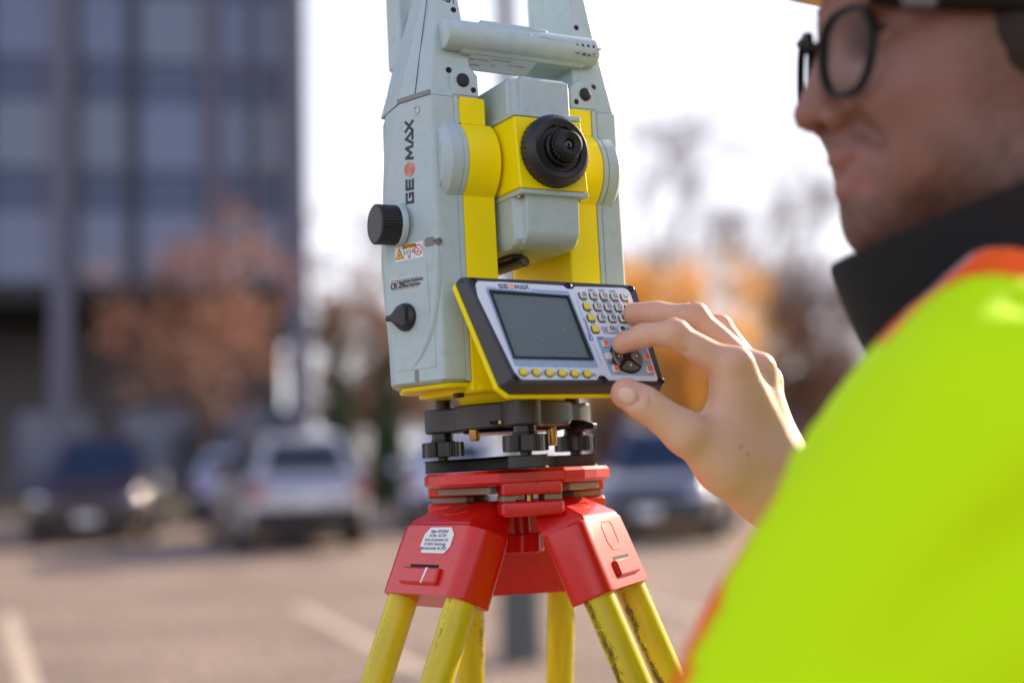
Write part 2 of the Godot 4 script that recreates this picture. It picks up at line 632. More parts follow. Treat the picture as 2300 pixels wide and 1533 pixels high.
func left_panel(o: Node3D, shell: Node3D):
	# battery door: an outline groove as a thin dark frame, a proud plate inside
	var door := MM.new(0.001)
	door.t = Transform3D(side_tr(0, 0, 0).basis, side_pt(120, 20) * 1000.0)
	# u runs along the panel towards the front, measured from z = 20
	var pl := [Vector2(-27.5, 38.5), Vector2(14.5, 37.5), Vector2(15.5, -2.0), Vector2(21.0, -2.5), Vector2(19.5, -17.5), Vector2(20.0, -39.0), Vector2(-19.0, -39.0), Vector2(-26.0, -4.0)]
	door.prism(MM.round_poly(pl, 1.6), -1.0, 0.12)
	part("door_seam", door, M.hole, o)
	door = MM.new(0.001)
	door.t = Transform3D(side_tr(0, 0, 0).basis, side_pt(120, 20) * 1000.0)
	door.prism(MM.inset(MM.round_poly(pl, 1.6), 0.62), -1.0, 0.5, 0.2)
	var bd := part("battery_door", door, M.grey_plastic, o)
	# long scooped groove: a raised fillet running down the front edge of the panel
	var rail := MM.new(0.001)
	var pts := []
	for i in 21:
		var f := i / 20.0
		var y := lerpf(168, 79, f)
		var z := 44.0 - 4.0 * f - 26.0 * pow(f, 4.0)
		pts.append(side_pt(y, z, -0.5) * 1000.0)
	rail.tube(pts, [0.5, 2.0, 2.6, 3.0, 3.2, 3.3, 3.3, 3.3, 3.3, 3.3, 3.3, 3.3, 3.3, 3.2, 3.1, 3.0, 2.8, 2.5, 2.0, 1.6, 0.5], 10)
	part("edge_rail", rail, M.grey_plastic, o, 60)
	# grip knob of the door
	var kn := MM.new(0.001)
	var kt := Transform3D(side_tr(0, 0, 0).basis, side_pt(119, 13, 0.4) * 1000.0)
	kn.t = kt * Transform3D(Basis(Vector3.RIGHT, Vector3.BACK, Vector3.DOWN), Vector3.ZERO)
	kn.lathe([Vector2(0, 0), Vector2(10.2, 0), Vector2(10.2, 2.0), Vector2(9.4, 3.4), Vector2(7.4, 4.6), Vector2(0, 5.2)], 32)
	kn.t = kt
	kn.prism(MM.round_poly([Vector2(-14.5, -1.9), Vector2(-14.5, 1.9), Vector2(-9.0, 2.4), Vector2(-3.0, 7.6), Vector2(3.0, 9.2), Vector2(6.0, 8.0), Vector2(6.0, -8.0), Vector2(3.0, -9.2), Vector2(-3.0, -7.6), Vector2(-9.0, -2.4)], [1.2, 1.2, 4, 4, 3, 3, 3, 3, 4, 4], 4), 1.5, 8.2, 1.4, false)
	part("door_knob", kn, M.black_plastic, o, 50)
	# labels
	var lab := MM.new(0.001)
	lab.t = Transform3D(side_tr(0, 0).basis, side_pt(166.2, 18, 0.1) * 1000.0)
	lab.prism(MM.rr(28.6, 11.6, 0.8), -0.3, 0.15)
	var cl := part("caution_label", lab, M.label_white, o)
	var lt := func(u: float, v: float, out := 0.28): return side_tr(166.2 + v, 18, out).translated_local(Vector3(u * 0.001, 0, 0))
	var y := MM.new(0.001)
	y.t = Transform3D(Basis.IDENTITY, Vector3.ZERO)
	y.prism([Vector2(-4.2, -3.9), Vector2(4.2, -3.9), Vector2(0, 4.2)], 0, 0.1)
	var tri1 := part("warning_triangle", y, M.print_black, cl)
	tri1.transform = lt.call(-9.8, -0.2)
	y = MM.new(0.001)
	y.prism([Vector2(-3.3, -3.4), Vector2(3.3, -3.4), Vector2(0, 3.0)], 0, 0.08)
	part("warning_triangle", y, M.label_yellow, cl).transform = lt.call(-9.8, -0.2, 0.36)
	y = MM.new(0.001)
	for i in 8: y.prism([Vector2(cos(i * PI / 4) * 1.5, sin(i * PI / 4) * 1.5), Vector2(cos(i * PI / 4 + 2.9) * 0.35, sin(i * PI / 4 + 2.9) * 0.35), Vector2(cos(i * PI / 4 - 2.9) * 0.35, sin(i * PI / 4 - 2.9) * 0.35)], 0.005 * i, 0.06 + 0.005 * i)
	part("laser_burst", y, M.print_black, cl).transform = lt.call(-9.8, -1.4, 0.46)
	y = MM.new(0.001)
	y.prism(MM.rr(9.8, 3.1, 0.3), 0, 0.08)
	part("caution_bar", y, M.label_yellow, cl).transform = lt.call(0.2, 4.0)
	letters("CAUTION", 1.7 * 0.001, lt.call(0.4, 4.0, 0.42), M.print_black, cl, true)
	letters("LASER", 2.7 * 0.001, lt.call(0.2, -0.2), M.print_black, cl)
	letters("3R", 2.7 * 0.001, lt.call(0.2, -3.8), M.print_black, cl)
	y = MM.new(0.001)
	for x in [-5.0, 5.6]: y.box(Vector3(x, 0, 0.05), Vector3(0.18, 11.0, 0.08))
	part("divider", y, M.print_black, cl).transform = lt.call(0, 0)
	y = MM.new(0.001)
	var ring := []
	for i in 28: ring.append(Vector2(cos(TAU * i / 28.0), sin(TAU * i / 28.0)))
	for i in 28:
		var a: Vector2 = ring[i]
		var b: Vector2 = ring[(i + 1) % 28]
		y.prism([a * 3.3, b * 3.3, b * 4.1, a * 4.1], 0, 0.08)
	y.prism([Vector2(-2.7, 2.1), Vector2(-2.1, 2.7), Vector2(2.7, -2.1), Vector2(2.1, -2.7)], 0.01, 0.09)
	part("no_staring_sign", y, M.print_red, cl).transform = lt.call(9.9, 0)
	y = MM.new(0.001)
	y.ball(Vector3(-1.2, -1.4, 0), Vector3(0.9, 0.9, 0.1), 8, 4)
	y.box(Vector3(1.2, 1.4, 0.02), Vector3(1.2, 0.25, 0.08))
	y.box(Vector3(1.2, 0.8, 0.02), Vector3(0.25, 1.2, 0.08))
	part("eye_symbol", y, M.print_blue, cl).transform = lt.call(9.9, 0)
	# name plate of the model
	lab = MM.new(0.001)
	lab.t = Transform3D(side_tr(0, 0).basis, side_pt(143.3, 13.3, 0.4) * 1000.0)
	lab.prism(MM.rr(29.5, 9.6, 0.5), -0.3, 0.3)
	var np := part("name_plate_rim", lab, M.label_white, o)
	lab = MM.new(0.001)
	lab.t = Transform3D(side_tr(0, 0).basis, side_pt(143.3, 13.3, 0.4) * 1000.0)
	lab.prism(MM.rr(28.7, 8.8, 0.4), -0.2, 0.4)
	np = part("name_plate", lab, M.label_grey, o)
	var nt := func(u: float, v: float): return side_tr(143.3 + v, 13.3, 0.95).translated_local(Vector3(u * 0.001, 0, 0))
	letters("CR 2+", 4.4 * 0.001, nt.call(-7.4, -0.4), M.print_black, np, true, 0.00012, true, 0.92)
	letters("'", 3.5 * 0.001, nt.call(-7.0, 1.6), M.print_black, np, true)
	letters("Carlson Robotic", 1.7 * 0.001, nt.call(6.6, 1.6), M.print_black, np, true)
	letters("Total Station", 1.7 * 0.001, nt.call(6.0, -1.5), M.print_black, np, true)
	# the maker's lettering, reading upwards
	var lg := func(y0: float, z0: float): return side_tr(y0, z0, 0.12, PI / 2 - 0.045)
	logo(o, lg.call(232.0, 22.2), 62.0, 8.6, M.print_dark, M.print_orange)
	# drive knob on a horizontal axle
	var kb := MM.new(0.001)
	kb.t = OFF * Transform3D(Basis(Vector3(0, -1, 0), Vector3(-1, 0, 0), Vector3(0, 0, -1)), Vector3(-92, 187.2, 8.5))
	kb.lathe([Vector2(0, 0), Vector2(16.2, 0), Vector2(16.2, 3.2), Vector2(15.2, 4.0), Vector2(0, 4.0)], 40)
	part("knob_collar", kb, M.grey_plastic, o)
	kb = MM.new(0.001)
	kb.t = OFF * Transform3D(Basis(Vector3(0, -1, 0), Vector3(-1, 0, 0), Vector3(0, 0, -1)), Vector3(-92, 187.2, 8.5))
	knurled(kb, 14.7, 4.3, 20.0, 44, 0.55)
	part("drive_knob", kb, M.black_plastic, o, 30)
	# two screws and a slot
	kb = MM.new(0.001)
	kb.t = Transform3D(side_tr(0, 0).basis, side_pt(170.2, 38, -1.0) * 1000.0)
	kb.prism(MM.rr(10.5, 6.8, 3.2), -1, 1.1)
	part("screw_recess", kb, M.grey_plastic_dark, o)
	kb = MM.new(0.001)
	kb.t = OFF * Transform3D(Basis(Vector3.RIGHT, Vector3.BACK, Vector3.DOWN), Vector3(-79.0, 169.5, 41.5))
	kb.lathe([Vector2(0, 0), Vector2(2.5, 0), Vector2(2.5, 5.0), Vector2(1.3, 5.0), Vector2(0.9, 4.2), Vector2(0, 4.2)], 16)
	part("screw", kb, M.steel, o)
	kb = MM.new(0.001)
	kb.t = Transform3D(side_tr(0, 0).basis, side_pt(268.5, 31, 0) * 1000.0) * Transform3D(Basis(Vector3.RIGHT, Vector3.BACK, Vector3.DOWN), Vector3.ZERO)
	kb.lathe([Vector2(0, -0.2), Vector2(3.4, -0.2), Vector2(3.2, 0.5), Vector2(2.2, 0.6), Vector2(1.8, 0.1), Vector2(0, 0.1)], 18)
	part("screw", kb, M.steel, o)
	kb = MM.new(0.001)
	kb.t = Transform3D(side_tr(0, 0).basis, side_pt(75.5, 20.5, -1.0) * 1000.0)
	kb.prism(MM.rr(4.2, 9.5, 2.0), -1, 1.15)
	part("release_slot", kb, M.grey_plastic_dark, o)

# the maker's six letters, the fourth place an orange disc of rings
func logo(parent: Node3D, tr: Transform3D, w: float, h: float, ink: Material, disc: Material):
	var t := h * 0.24
	var u := w / 7.05
	var H := h / 2 - t / 2
	var L := []
	var x := -w / 2
	var g := u * 0.95
	L.append([Vector2(x + g, H), Vector2(x + t / 2, H), Vector2(x + t / 2, -H), Vector2(x + g - t / 2, -H), Vector2(x + g - t / 2, 0), Vector2(x + g * 0.5, 0)])
	x += u * 1.12
	L.append([Vector2(x + g, H), Vector2(x + t / 2, H), Vector2(x + t / 2, -H), Vector2(x + g, -H)])
	L.append([Vector2(x + t, 0), Vector2(x + g * 0.95, 0)])
	x += u * 1.1
	var cx := x + u * 0.66
	x += u * 1.42
	L.append([Vector2(x + t / 2, -H - t / 2), Vector2(x + t / 2 + g * 0.1, H), Vector2(x + g * 0.62, -H * 0.55), Vector2(x + g * 1.08, H), Vector2(x + g * 1.22, -H - t / 2)])
	x += u * 1.34
	L.append([Vector2(x, -H - t / 2), Vector2(x + g * 0.5, H), Vector2(x + g * 1.08, -H), Vector2(x + g * 0.34, -H)])
	x += u * 1.06
	L.append([Vector2(x, H + t / 2), Vector2(x + g * 0.95, -H - t / 2)])
	L.append([Vector2(x, -H - t / 2), Vector2(x + g * 0.38, -t * 0.2)])
	L.append([Vector2(x + g * 0.95, H + t / 2), Vector2(x + g * 0.57, t * 0.2)])
	part("maker_lettering", strokes(L, t, 0.12), ink, parent).transform = tr
	var m := MM.new(0.001)
	var R := h * 0.66
	var n := 6 if w > 40 else 1
	for r in n:
		var r0 := R * (0.06 if r == 0 else float(r) / n + 0.045)
		var r1 := R * (float(r + 1) / n - (0.045 if n > 1 else 0.0))
		for i in 36:
			var a := Vector2(cos(TAU * i / 36.0), sin(TAU * i / 36.0))
			var b := Vector2(cos(TAU * (i + 1) / 36.0), sin(TAU * (i + 1) / 36.0))
			m.prism([a * r0, b * r0, b * r1, a * r1], 0, 0.12)
	part("orange_disc", m, disc, parent).transform = tr.translated_local(Vector3(cx * 0.001, 0, 0))

func knurled(m: MM, r: float, y0: float, y1: float, n: int, deep: float, bev := 0.8):
	var rings := []
	for e in [[y0, 0.6], [y0, 0.0], [y1 - bev, 0.0], [y1, bev + 0.4]]:
		var ring := PackedVector3Array()
		for j in n * 4:
			var a := TAU * j / (n * 4.0)
			var rr: float = r - e[1] - (deep if (j % 4) < 1 else 0.0)
			ring.append(Vector3(rr * cos(a), e[0], -rr * sin(a)))
		rings.append(ring)
	m.loft(rings)

func base_and_neck(o: Node3D):
	var m := mm3()
	# footprint under both covers
	m.t = m.t * Transform3D(Basis(Vector3.RIGHT, Vector3.FORWARD, Vector3.UP), Vector3.ZERO)
	# u = x, v = -z, w = y
	m.prism(MM.round_poly([Vector2(-91, 2), Vector2(-76, -42), Vector2(76, -42), Vector2(91, 2), Vector2(75, 42), Vector2(-75, 42)], 6.0), 65.6, 69.5, 1.6)
	m.prism(MM.round_poly([Vector2(-64, 20), Vector2(-56, -46), Vector2(56, -46), Vector2(64, 20), Vector2(50, 48), Vector2(-50, 48)], 8.0), 61.8, 68.5, 1.6)
	m.prism(MM.rr(66, 92, 3.0), 66, 84.0, 1.0)
	part("yoke_base", m, M.yellow_plastic, o)
	m = mm3()
	m.lathe([Vector2(0, 53), Vector2(37.5, 53), Vector2(38.5, 55), Vector2(42.5, 61.5), Vector2(42.5, 63), Vector2(0, 63)], 48)
	part("neck", m, M.yellow_plastic, o)
	m = mm3()
	m.box(Vector3(-61, 60.6, 30), Vector3(7, 3.4, 7), 1.2)
	part("foot_catch", m, M.black_plastic, o)

func handle_side(o: Node3D, s: float):
	# upright of the carrying handle: a block with cut corners, then a horn that leans inwards as it rises
	var m := mm3(s)
	var rings := []
	for e in [[277.6, 40.6, 79.5, 43.6, 91.3, 12.0], [279.0, 40.4, 79.0, 43.5, 91.0, 12.2], [295.0, 40.6, 76.4, 41.5, 87.0, 15.0], [300.5, 44.6, 75.4, 40.8, 86.0, 16.0], [317.0, 45.4, 72.8, 39.0, 82.4, 18.5], [335.0, 47.2, 69.8, 37.2, 77.4, 20.0], [352.0, 48.8, 67.6, 35.4, 72.6, 20.5], [385.0, 51.5, 63.6, 32.0, 67.0, 21.0], [404.0, 53.0, 61.0, 30.0, 64.0, 21.0], [406.0, 54.0, 60.0, 29.0, 62.0, 20.0]]:
		var y: float = e[0]
		var back := lerpf(-30.0, -8.0, clampf((y - 277.0) / 110.0, 0, 1))
		var poly := MM.round_poly([Vector2(e[1], e[3]), Vector2(e[2], e[3]), Vector2(e[4], e[5]), Vector2(e[4] - 4.0, back), Vector2(e[1], back)], [1.2, 3.0, 2.5, 4.0, 3.0], 4)
		var r := PackedVector3Array()
		for q in poly: r.append(Vector3(q.x, y, q.y))
		rings.append(r)
	m.loft(rings)
	var up := part("handle_upright", m, M.grey_plastic, o, 24)
	# raised boss round the release button
	m = mm3(s)
	var bx := MM.round_poly([Vector2(40.3, 278.4), Vector2(62.6, 278.4), Vector2(63.0, 294.0), Vector2(56.5, 300.8), Vector2(49.5, 301.6), Vector2(44.8, 299.6), Vector2(40.5, 294.6)], [0.5, 0.8, 5, 4, 3, 1.5, 1.5], 4)
	m.prism(bx, 38.0, 44.3, 0.9)
	part("button_boss", m, M.grey_plastic, up)
	m = mm3(s)
	m.t = m.t * Transform3D(Basis(Vector3.RIGHT, Vector3.BACK, Vector3.DOWN), Vector3(53.0, 290.2, 43.8))
	m.lathe([Vector2(0, 0), Vector2(5.3, 0), Vector2(5.1, 1.2), Vector2(4.4, 2.0), Vector2(2.6, 2.5), Vector2(0, 2.6)], 28)
	part("release_button", m, M.rubber, up)
	for q in [[62.8, 297.6, 41.7, 2.2], [44.6, 283.6, 44.45, 2.1], [53.7, 346.0, 36.35, 2.1]]:
		m = mm3(s)
		m.t = m.t * Transform3D(Basis(Vector3.RIGHT, Vector3.BACK, Vector3.DOWN), Vector3(q[0], q[1], q[2]))
		m.lathe([Vector2(0, -0.5), Vector2(q[3], -0.5), Vector2(q[3], 0.12), Vector2(q[3] - 0.35, 0.16), Vector2(0, 0.14)], 20)
		part("screw_hole", m, M.hole, up)
	# parting line down the outer face and a dark wear strip along the bottom edge
	m = mm3(s)
	for i in 6:
		var f0 := i / 6.0
		var f1 := (i + 1) / 6.0
		var pa := handle_face(278.0 + 100.0 * f0)
		var pb := handle_face(278.0 + 100.0 * f1)
		m.cyl(pa, pb, 0.28, 0.28, 6)
	part("parting_line", m, M.print_dark, up)
	if s < 0:
		m = mm3(s)
		m.loft([ring4(Vector3(80.2, 277.4, 43.2), Vector3(91.6, 277.4, 12.0), 0.4, 3.2), ring4(Vector3(79.9, 281.0, 43.0), Vector3(91.0, 281.0, 12.1), 0.5, 3.2)])
		part("wear_strip", m, M.grey_plastic_dark, up)
	# second, rear leg of the handle
	m = mm3(s)
	m.t = m.t * Transform3D(Basis(Vector3.RIGHT, Vector3.FORWARD, Vector3.UP), Vector3.ZERO)
	m.prism(MM.round_poly([Vector2(55, 16), Vector2(74, 16), Vector2(74, 40), Vector2(55, 40)], 2.5), 318, 404, 2.0)
	part("handle_rear_leg", m, M.grey_plastic, up)

func ring4(a: Vector3, b: Vector3, out: float, deep: float) -> PackedVector3Array:
	var d := (b - a).normalized()
	var n := Vector3(-d.z, 0, d.x) * -1.0
	if n.x < 0: n = -n
	var r := PackedVector3Array([a + n * out, a - n * deep, b - n * deep, b + n * out])
	r.reverse()
	return r

func handle_face(y: float) -> Vector3:
	var f := clampf((y - 279.0) / 105.0, 0, 1)
	return Vector3(lerpf(85.2, 65.4, f), y, lerpf(28.6, 26.8, f))

func handle_bar(o: Node3D):
	var m := mm3()
	m.t = m.t * Transform3D(Basis(Vector3(0, 0, 1), Vector3(1, 0, 0), Vector3(0, 1, 0)), Vector3(0, 324.0, 43.0))
	m.lathe([Vector2(0, -67.5), Vector2(8.6, -67.5), Vector2(10.6, -66.6), Vector2(11.3, -64.5), Vector2(11.3, 59.5), Vector2(10.4, 62.8), Vector2(8.2, 64.8), Vector2(0, 65.6)], 40)
	var bar := part("handle_bar", m, M.grey_plastic, o)
	m = mm3()
	m.t = m.t * Transform3D(Basis(Vector3.RIGHT, Vector3.FORWARD, Vector3.UP), Vector3.ZERO)
	m.prism(MM.round_poly([Vector2(-54, -47), Vector2(54, -47), Vector2(54, -6), Vector2(-54, -6)], 3.0), 311.2, 327.0, 2.2)
	m.prism(MM.round_poly([Vector2(-40, -50), Vector2(20, -50), Vector2(16, -30), Vector2(-36, -30)], 3.0), 330.0, 336.2, 1.6)
	part("handle_web", m, M.grey_plastic, bar)
	m = mm3()
	m.t = m.t * Transform3D(Basis(Vector3.RIGHT, Vector3.FORWARD, Vector3.UP), Vector3.ZERO)
	m.prism(MM.round_poly([Vector2(-44, -43), Vector2(12, -43), Vector2(20, -12), Vector2(-44, -12)], 1.0), 310.95, 311.4)
	var lab := part("rating_label", m, M.label_white, bar)
	for i in 5:
		var q := frame(Vector3(-33 + i % 3 * 17.0, 304.85, 22.0 + i * 4.0) * 0.001, Vector3.RIGHT, Vector3(0, 0, -1))
		letters(["100-240 V", "C E", "IP55 Li-Ion", "Art.No. 790", "Made in CH"][i], 0.0022, frame(q.origin, Vector3.LEFT, Vector3(0, 0, -1)).rotated_local(Vector3.UP, 0.0), M.print_grey, lab)
	m = mm3()
	m.ball(Vector3(0.5, 327.5, 53.7), Vector3(1.7, 1.7, 0.45), 14, 8)
	part("dimple", m, M.grey_plastic, bar)
	# four lamps in a groove, with their symbols
	for i in 4:
		m = mm3()
		m.ball(Vector3(42.2 + i * 4.9, 325.4, 54.05), Vector3(1.35, 1.35, 0.5), 14, 8)
		part("status_light", m, M.led_green if i == 0 else M.led, bar)
	m = mm3()
	for i in 14:
		var f := i / 13.0
		m.ball(Vector3(12.0 + 50.0 * f, 324.4 + 3.2 * (1.0 - f), 53.6), Vector3(2.6, lerpf(0.2, 1.0, f), 0.8), 8, 6)
	part("light_groove", m, M.grey_plastic, bar)
	m = mm3()
	for i in 12:
		var a := PI * 0.66 + TAU * 0.82 * i / 11.0
		m.box(Vector3(42.4 + cos(a) * 1.5, 319.8 + sin(a) * 1.5, 53.55), Vector3(0.5, 0.5, 0.3))
	m.box(Vector3(42.4, 321.0, 53.55), Vector3(0.45, 1.6, 0.3))
	for i in 4: m.box(Vector3(46.6 + i * 0.9, 318.2 + i * 0.35, 53.45), Vector3(0.5, 0.9 + i * 0.7, 0.3))
	for e in [[320.7, -1.0], [318.3, 1.0]]:
		m.box(Vector3(52.2, e[0], 53.5), Vector3(3.6, 0.45, 0.3))
		m.prism([Vector2(52.2 + e[1] * 2.2, e[0]), Vector2(52.2 + e[1] * 0.6, e[0] + 1.0), Vector2(52.2 + e[1] * 0.6, e[0] - 1.0)], 53.4, 53.66)
	m.box(Vector3(57.2, 320.6, 53.6), Vector3(0.7, 3.0, 0.3))
	m.box(Vector3(57.2, 318.0, 53.5), Vector3(0.7, 0.7, 0.3))
	part("symbols", m, M.print_black, bar)
	# laser warning symbol on the left horn
	m = mm3()
	for i in 8: m.box(Vector3(-57.5 + cos(i * 0.785) * 1.4, 353.2 + sin(i * 0.785) * 1.4, 35.5), Vector3(1.1, 1.1, 0.5))
	m.box(Vector3(-53.0, 353.0, 35.4), Vector3(0.5, 5.0, 0.5))
	m.box(Vector3(-61.0, 354.0, 35.4), Vector3(0.5, 4.0, 0.5))
	part("symbols", m, M.print_black, bar)

func telescope(o: Node3D):
	var inv := Transform3D(SIDE_FRAME)
	var m := mm3()
	m.t = m.t * inv
	m.prism(MM.round_poly([Vector2(60, 204.4), Vector2(60, 258.1), Vector2(-73.8, 258.1), Vector2(-78.6, 204.4)], [0, 0, 0.8, 0.8], 3), -28.7, 28.7, 1.2)
	m.t = mm3().t * Transform3D(Basis(Vector3(0, 0, 1), Vector3(1, 0, 0), Vector3(0, 1, 0)), Vector3(0, 230.5, 0))
	m.lathe([Vector2(0, -40), Vector2(21, -40), Vector2(21, 40), Vector2(0, 40)], 30)
	var tele := part("telescope", m, M.yellow_plastic, o)
	m = mm3()
	m.t = m.t * inv
	m.prism(MM.round_poly([Vector2(60, 200.4), Vector2(60, 203.9), Vector2(-78.9, 203.9), Vector2(-79.3, 200.4)], [0, 0, 0.5, 0.8], 3), -28.5, 28.5, 0.5)
	m.prism(MM.round_poly([Vector2(60, 258.6), Vector2(60, 262.4), Vector2(-73.6, 262.4), Vector2(-74.1, 258.6)], [0, 0, 0.8, 0.5], 3), -28.5, 28.5, 0.5)
	part("rim_band", m, M.grey_plastic, tele)
	# upper and lower housings with screw pockets cut into their front corners
	m = mm3()
	m.t = m.t * Transform3D(Basis(Vector3.RIGHT, Vector3.FORWARD, Vector3.UP), Vector3.ZERO)
	m.prism(pocket_plan(20.6, 71.8, 64.5, 27.2), 262.0, 289.4, 2.6, false)
	part("upper_housing", m, M.grey_plastic, tele, 30)
	m = mm3()
	var rings := []
	for e in [[163.8, 57.0, 5.0], [164.4, 61.0, 3.0], [166.5, 67.0, 1.4], [170.0, 71.5, 0.6], [175.0, 74.0, 0.2], [200.6, 75.4, 0.0]]:
		var r := PackedVector3Array()
		var g: float = e[2]
		for q in pocket_plan(22.3 - g, e[1], minf(66.0, e[1] - 4.0), 27.4 - g * 0.9): r.append(Vector3(q.x, e[0], -q.y))
		rings.append(r)
	m.loft(rings)
	part("lower_housing", m, M.grey_plastic, tele, 32)
	for x in [-25.0, 25.0]:
		m = mm3()
		m.t = m.t * Transform3D(Basis.IDENTITY, Vector3(x, 198.6, 70.0))
		m.lathe([Vector2(0, 0), Vector2(2.4, 0.4), Vector2(2.4, 2.0), Vector2(0, 2.0)], 14)
		part("housing_screw", m, M.brass, tele)
	# focusing ring and eyepiece
	var ax := mm3().t * Transform3D(Basis(Vector3.RIGHT, Vector3.BACK, Vector3.DOWN), Vector3(0, 229.6, 0)) * Transform3D(Basis(Vector3.RIGHT, -0.03), Vector3.ZERO)
	m = mm3()
	m.t = ax
	knurled(m, 26.6, 77.5, 85.2, 40, 0.7, 0.3)
	m.lathe([Vector2(26.2, 85.1), Vector2(25.4, 86.4), Vector2(22.6, 90.2), Vector2(21.6, 90.6), Vector2(17.5, 89.6), Vector2(16.4, 88.0), Vector2(0, 88.0)], 56)
	part("focus_ring", m, M.black_plastic, tele, 30)
	letters("oo", 0.0028, Transform3D(Basis.IDENTITY, Vector3(-2.4, 242.8, 91.2) * 0.001).rotated_local(Vector3.BACK, 0.12), M.print_black, tele, true)
	m = mm3()
	m.box(Vector3(2.5, 248.8, 90.5), Vector3(4.6, 0.8, 0.8))
	m.box(Vector3(7.0, 247.6, 90.5), Vector3(3.2, 0.8, 0.8))
	part("focus_mark", m, M.print_black, tele)
	m = mm3()
	m.t = ax
	knurled(m, 13.6, 88.0, 92.5, 30, 0.5, 0.3)
	m.lathe([Vector2(13.0, 92.4), Vector2(12.4, 93.2), Vector2(11.6, 93.2), Vector2(11.4, 92.0), Vector2(0, 92.0)], 40)
	knurled(m, 11.7, 92.0, 97.0, 22, 0.9, 0.5)
	part("eyepiece_ring", m, M.black_gloss, tele, 30)
	m = mm3()
	m.t = ax
	m.lathe([Vector2(0, 96.0), Vector2(10.2, 96.0), Vector2(10.0, 101.5), Vector2(9.3, 103.6), Vector2(8.2, 104.2), Vector2(6.6, 103.7), Vector2(4.1, 102.0), Vector2(3.9, 100.2), Vector2(0, 100.2)], 44)
	part("eyecup", m, M.rubber, tele, 32)
	m = mm3()
	m.t = ax
	m.lathe([Vector2(0, 99.6), Vector2(3.8, 99.6), Vector2(3.6, 100.5), Vector2(2.0, 101.1), Vector2(0, 101.3)], 24)
	part("eyepiece_lens", m, M.lens, tele, 60)
	# peep sight under the telescope
	m = mm3()
	m.cyl(Vector3(-10, 157.2, -40), Vector3(-10, 157.2, 47.5), 3.9, 3.9, 24, 0.4)
	m.box(Vector3(-11, 162.0, 10), Vector3(12.0, 3.2, 58.0), 1.0)
	m.box(Vector3(-10.5, 159.5, 10), Vector3(4.0, 4.0, 58.0))
	part("peep_sight", m, M.black_metal, tele)
	m = mm3()
	m.t = m.t * Transform3D(Basis(Vector3.RIGHT, Vector3.BACK, Vector3.DOWN), Vector3(-10, 157.2, 47.4))
	m.lathe([Vector2(0, 0.0), Vector2(3.0, 0.0), Vector2(2.8, 0.3), Vector2(0, 0.35)], 20)
	part("sight_window", m, M.lens, tele)

func pocket_plan(fx: float, fz: float, pz: float, sx: float) -> PackedVector2Array:   # u = x, v = -z
	var h := [Vector2(fx, fz), Vector2(fx + 0.4, pz + 1.8), Vector2(fx + 3.4, pz - 1.0), Vector2(sx - 1.6, pz - 1.2), Vector2(sx, pz - 3.4), Vector2(sx, -55)]
	var a := []
	for i in 6: a.append(Vector2(-h[i].x, -h[i].y))
	a.reverse()
	for q in h: a.append(Vector2(q.x, -q.y))
	return MM.round_poly(a, [0, 1.4, 1.2, 1.6, 1.0, 1.8, 1.8, 1.0, 1.6, 1.2, 1.4, 0], 4)

# ---- keypad: u across, v down its face, w out of it
var KT: Transform3D

func kp(u: float, v: float, w := 0.0) -> Transform3D: return KT.translated_local(Vector3(u, -v, w) * 0.001)

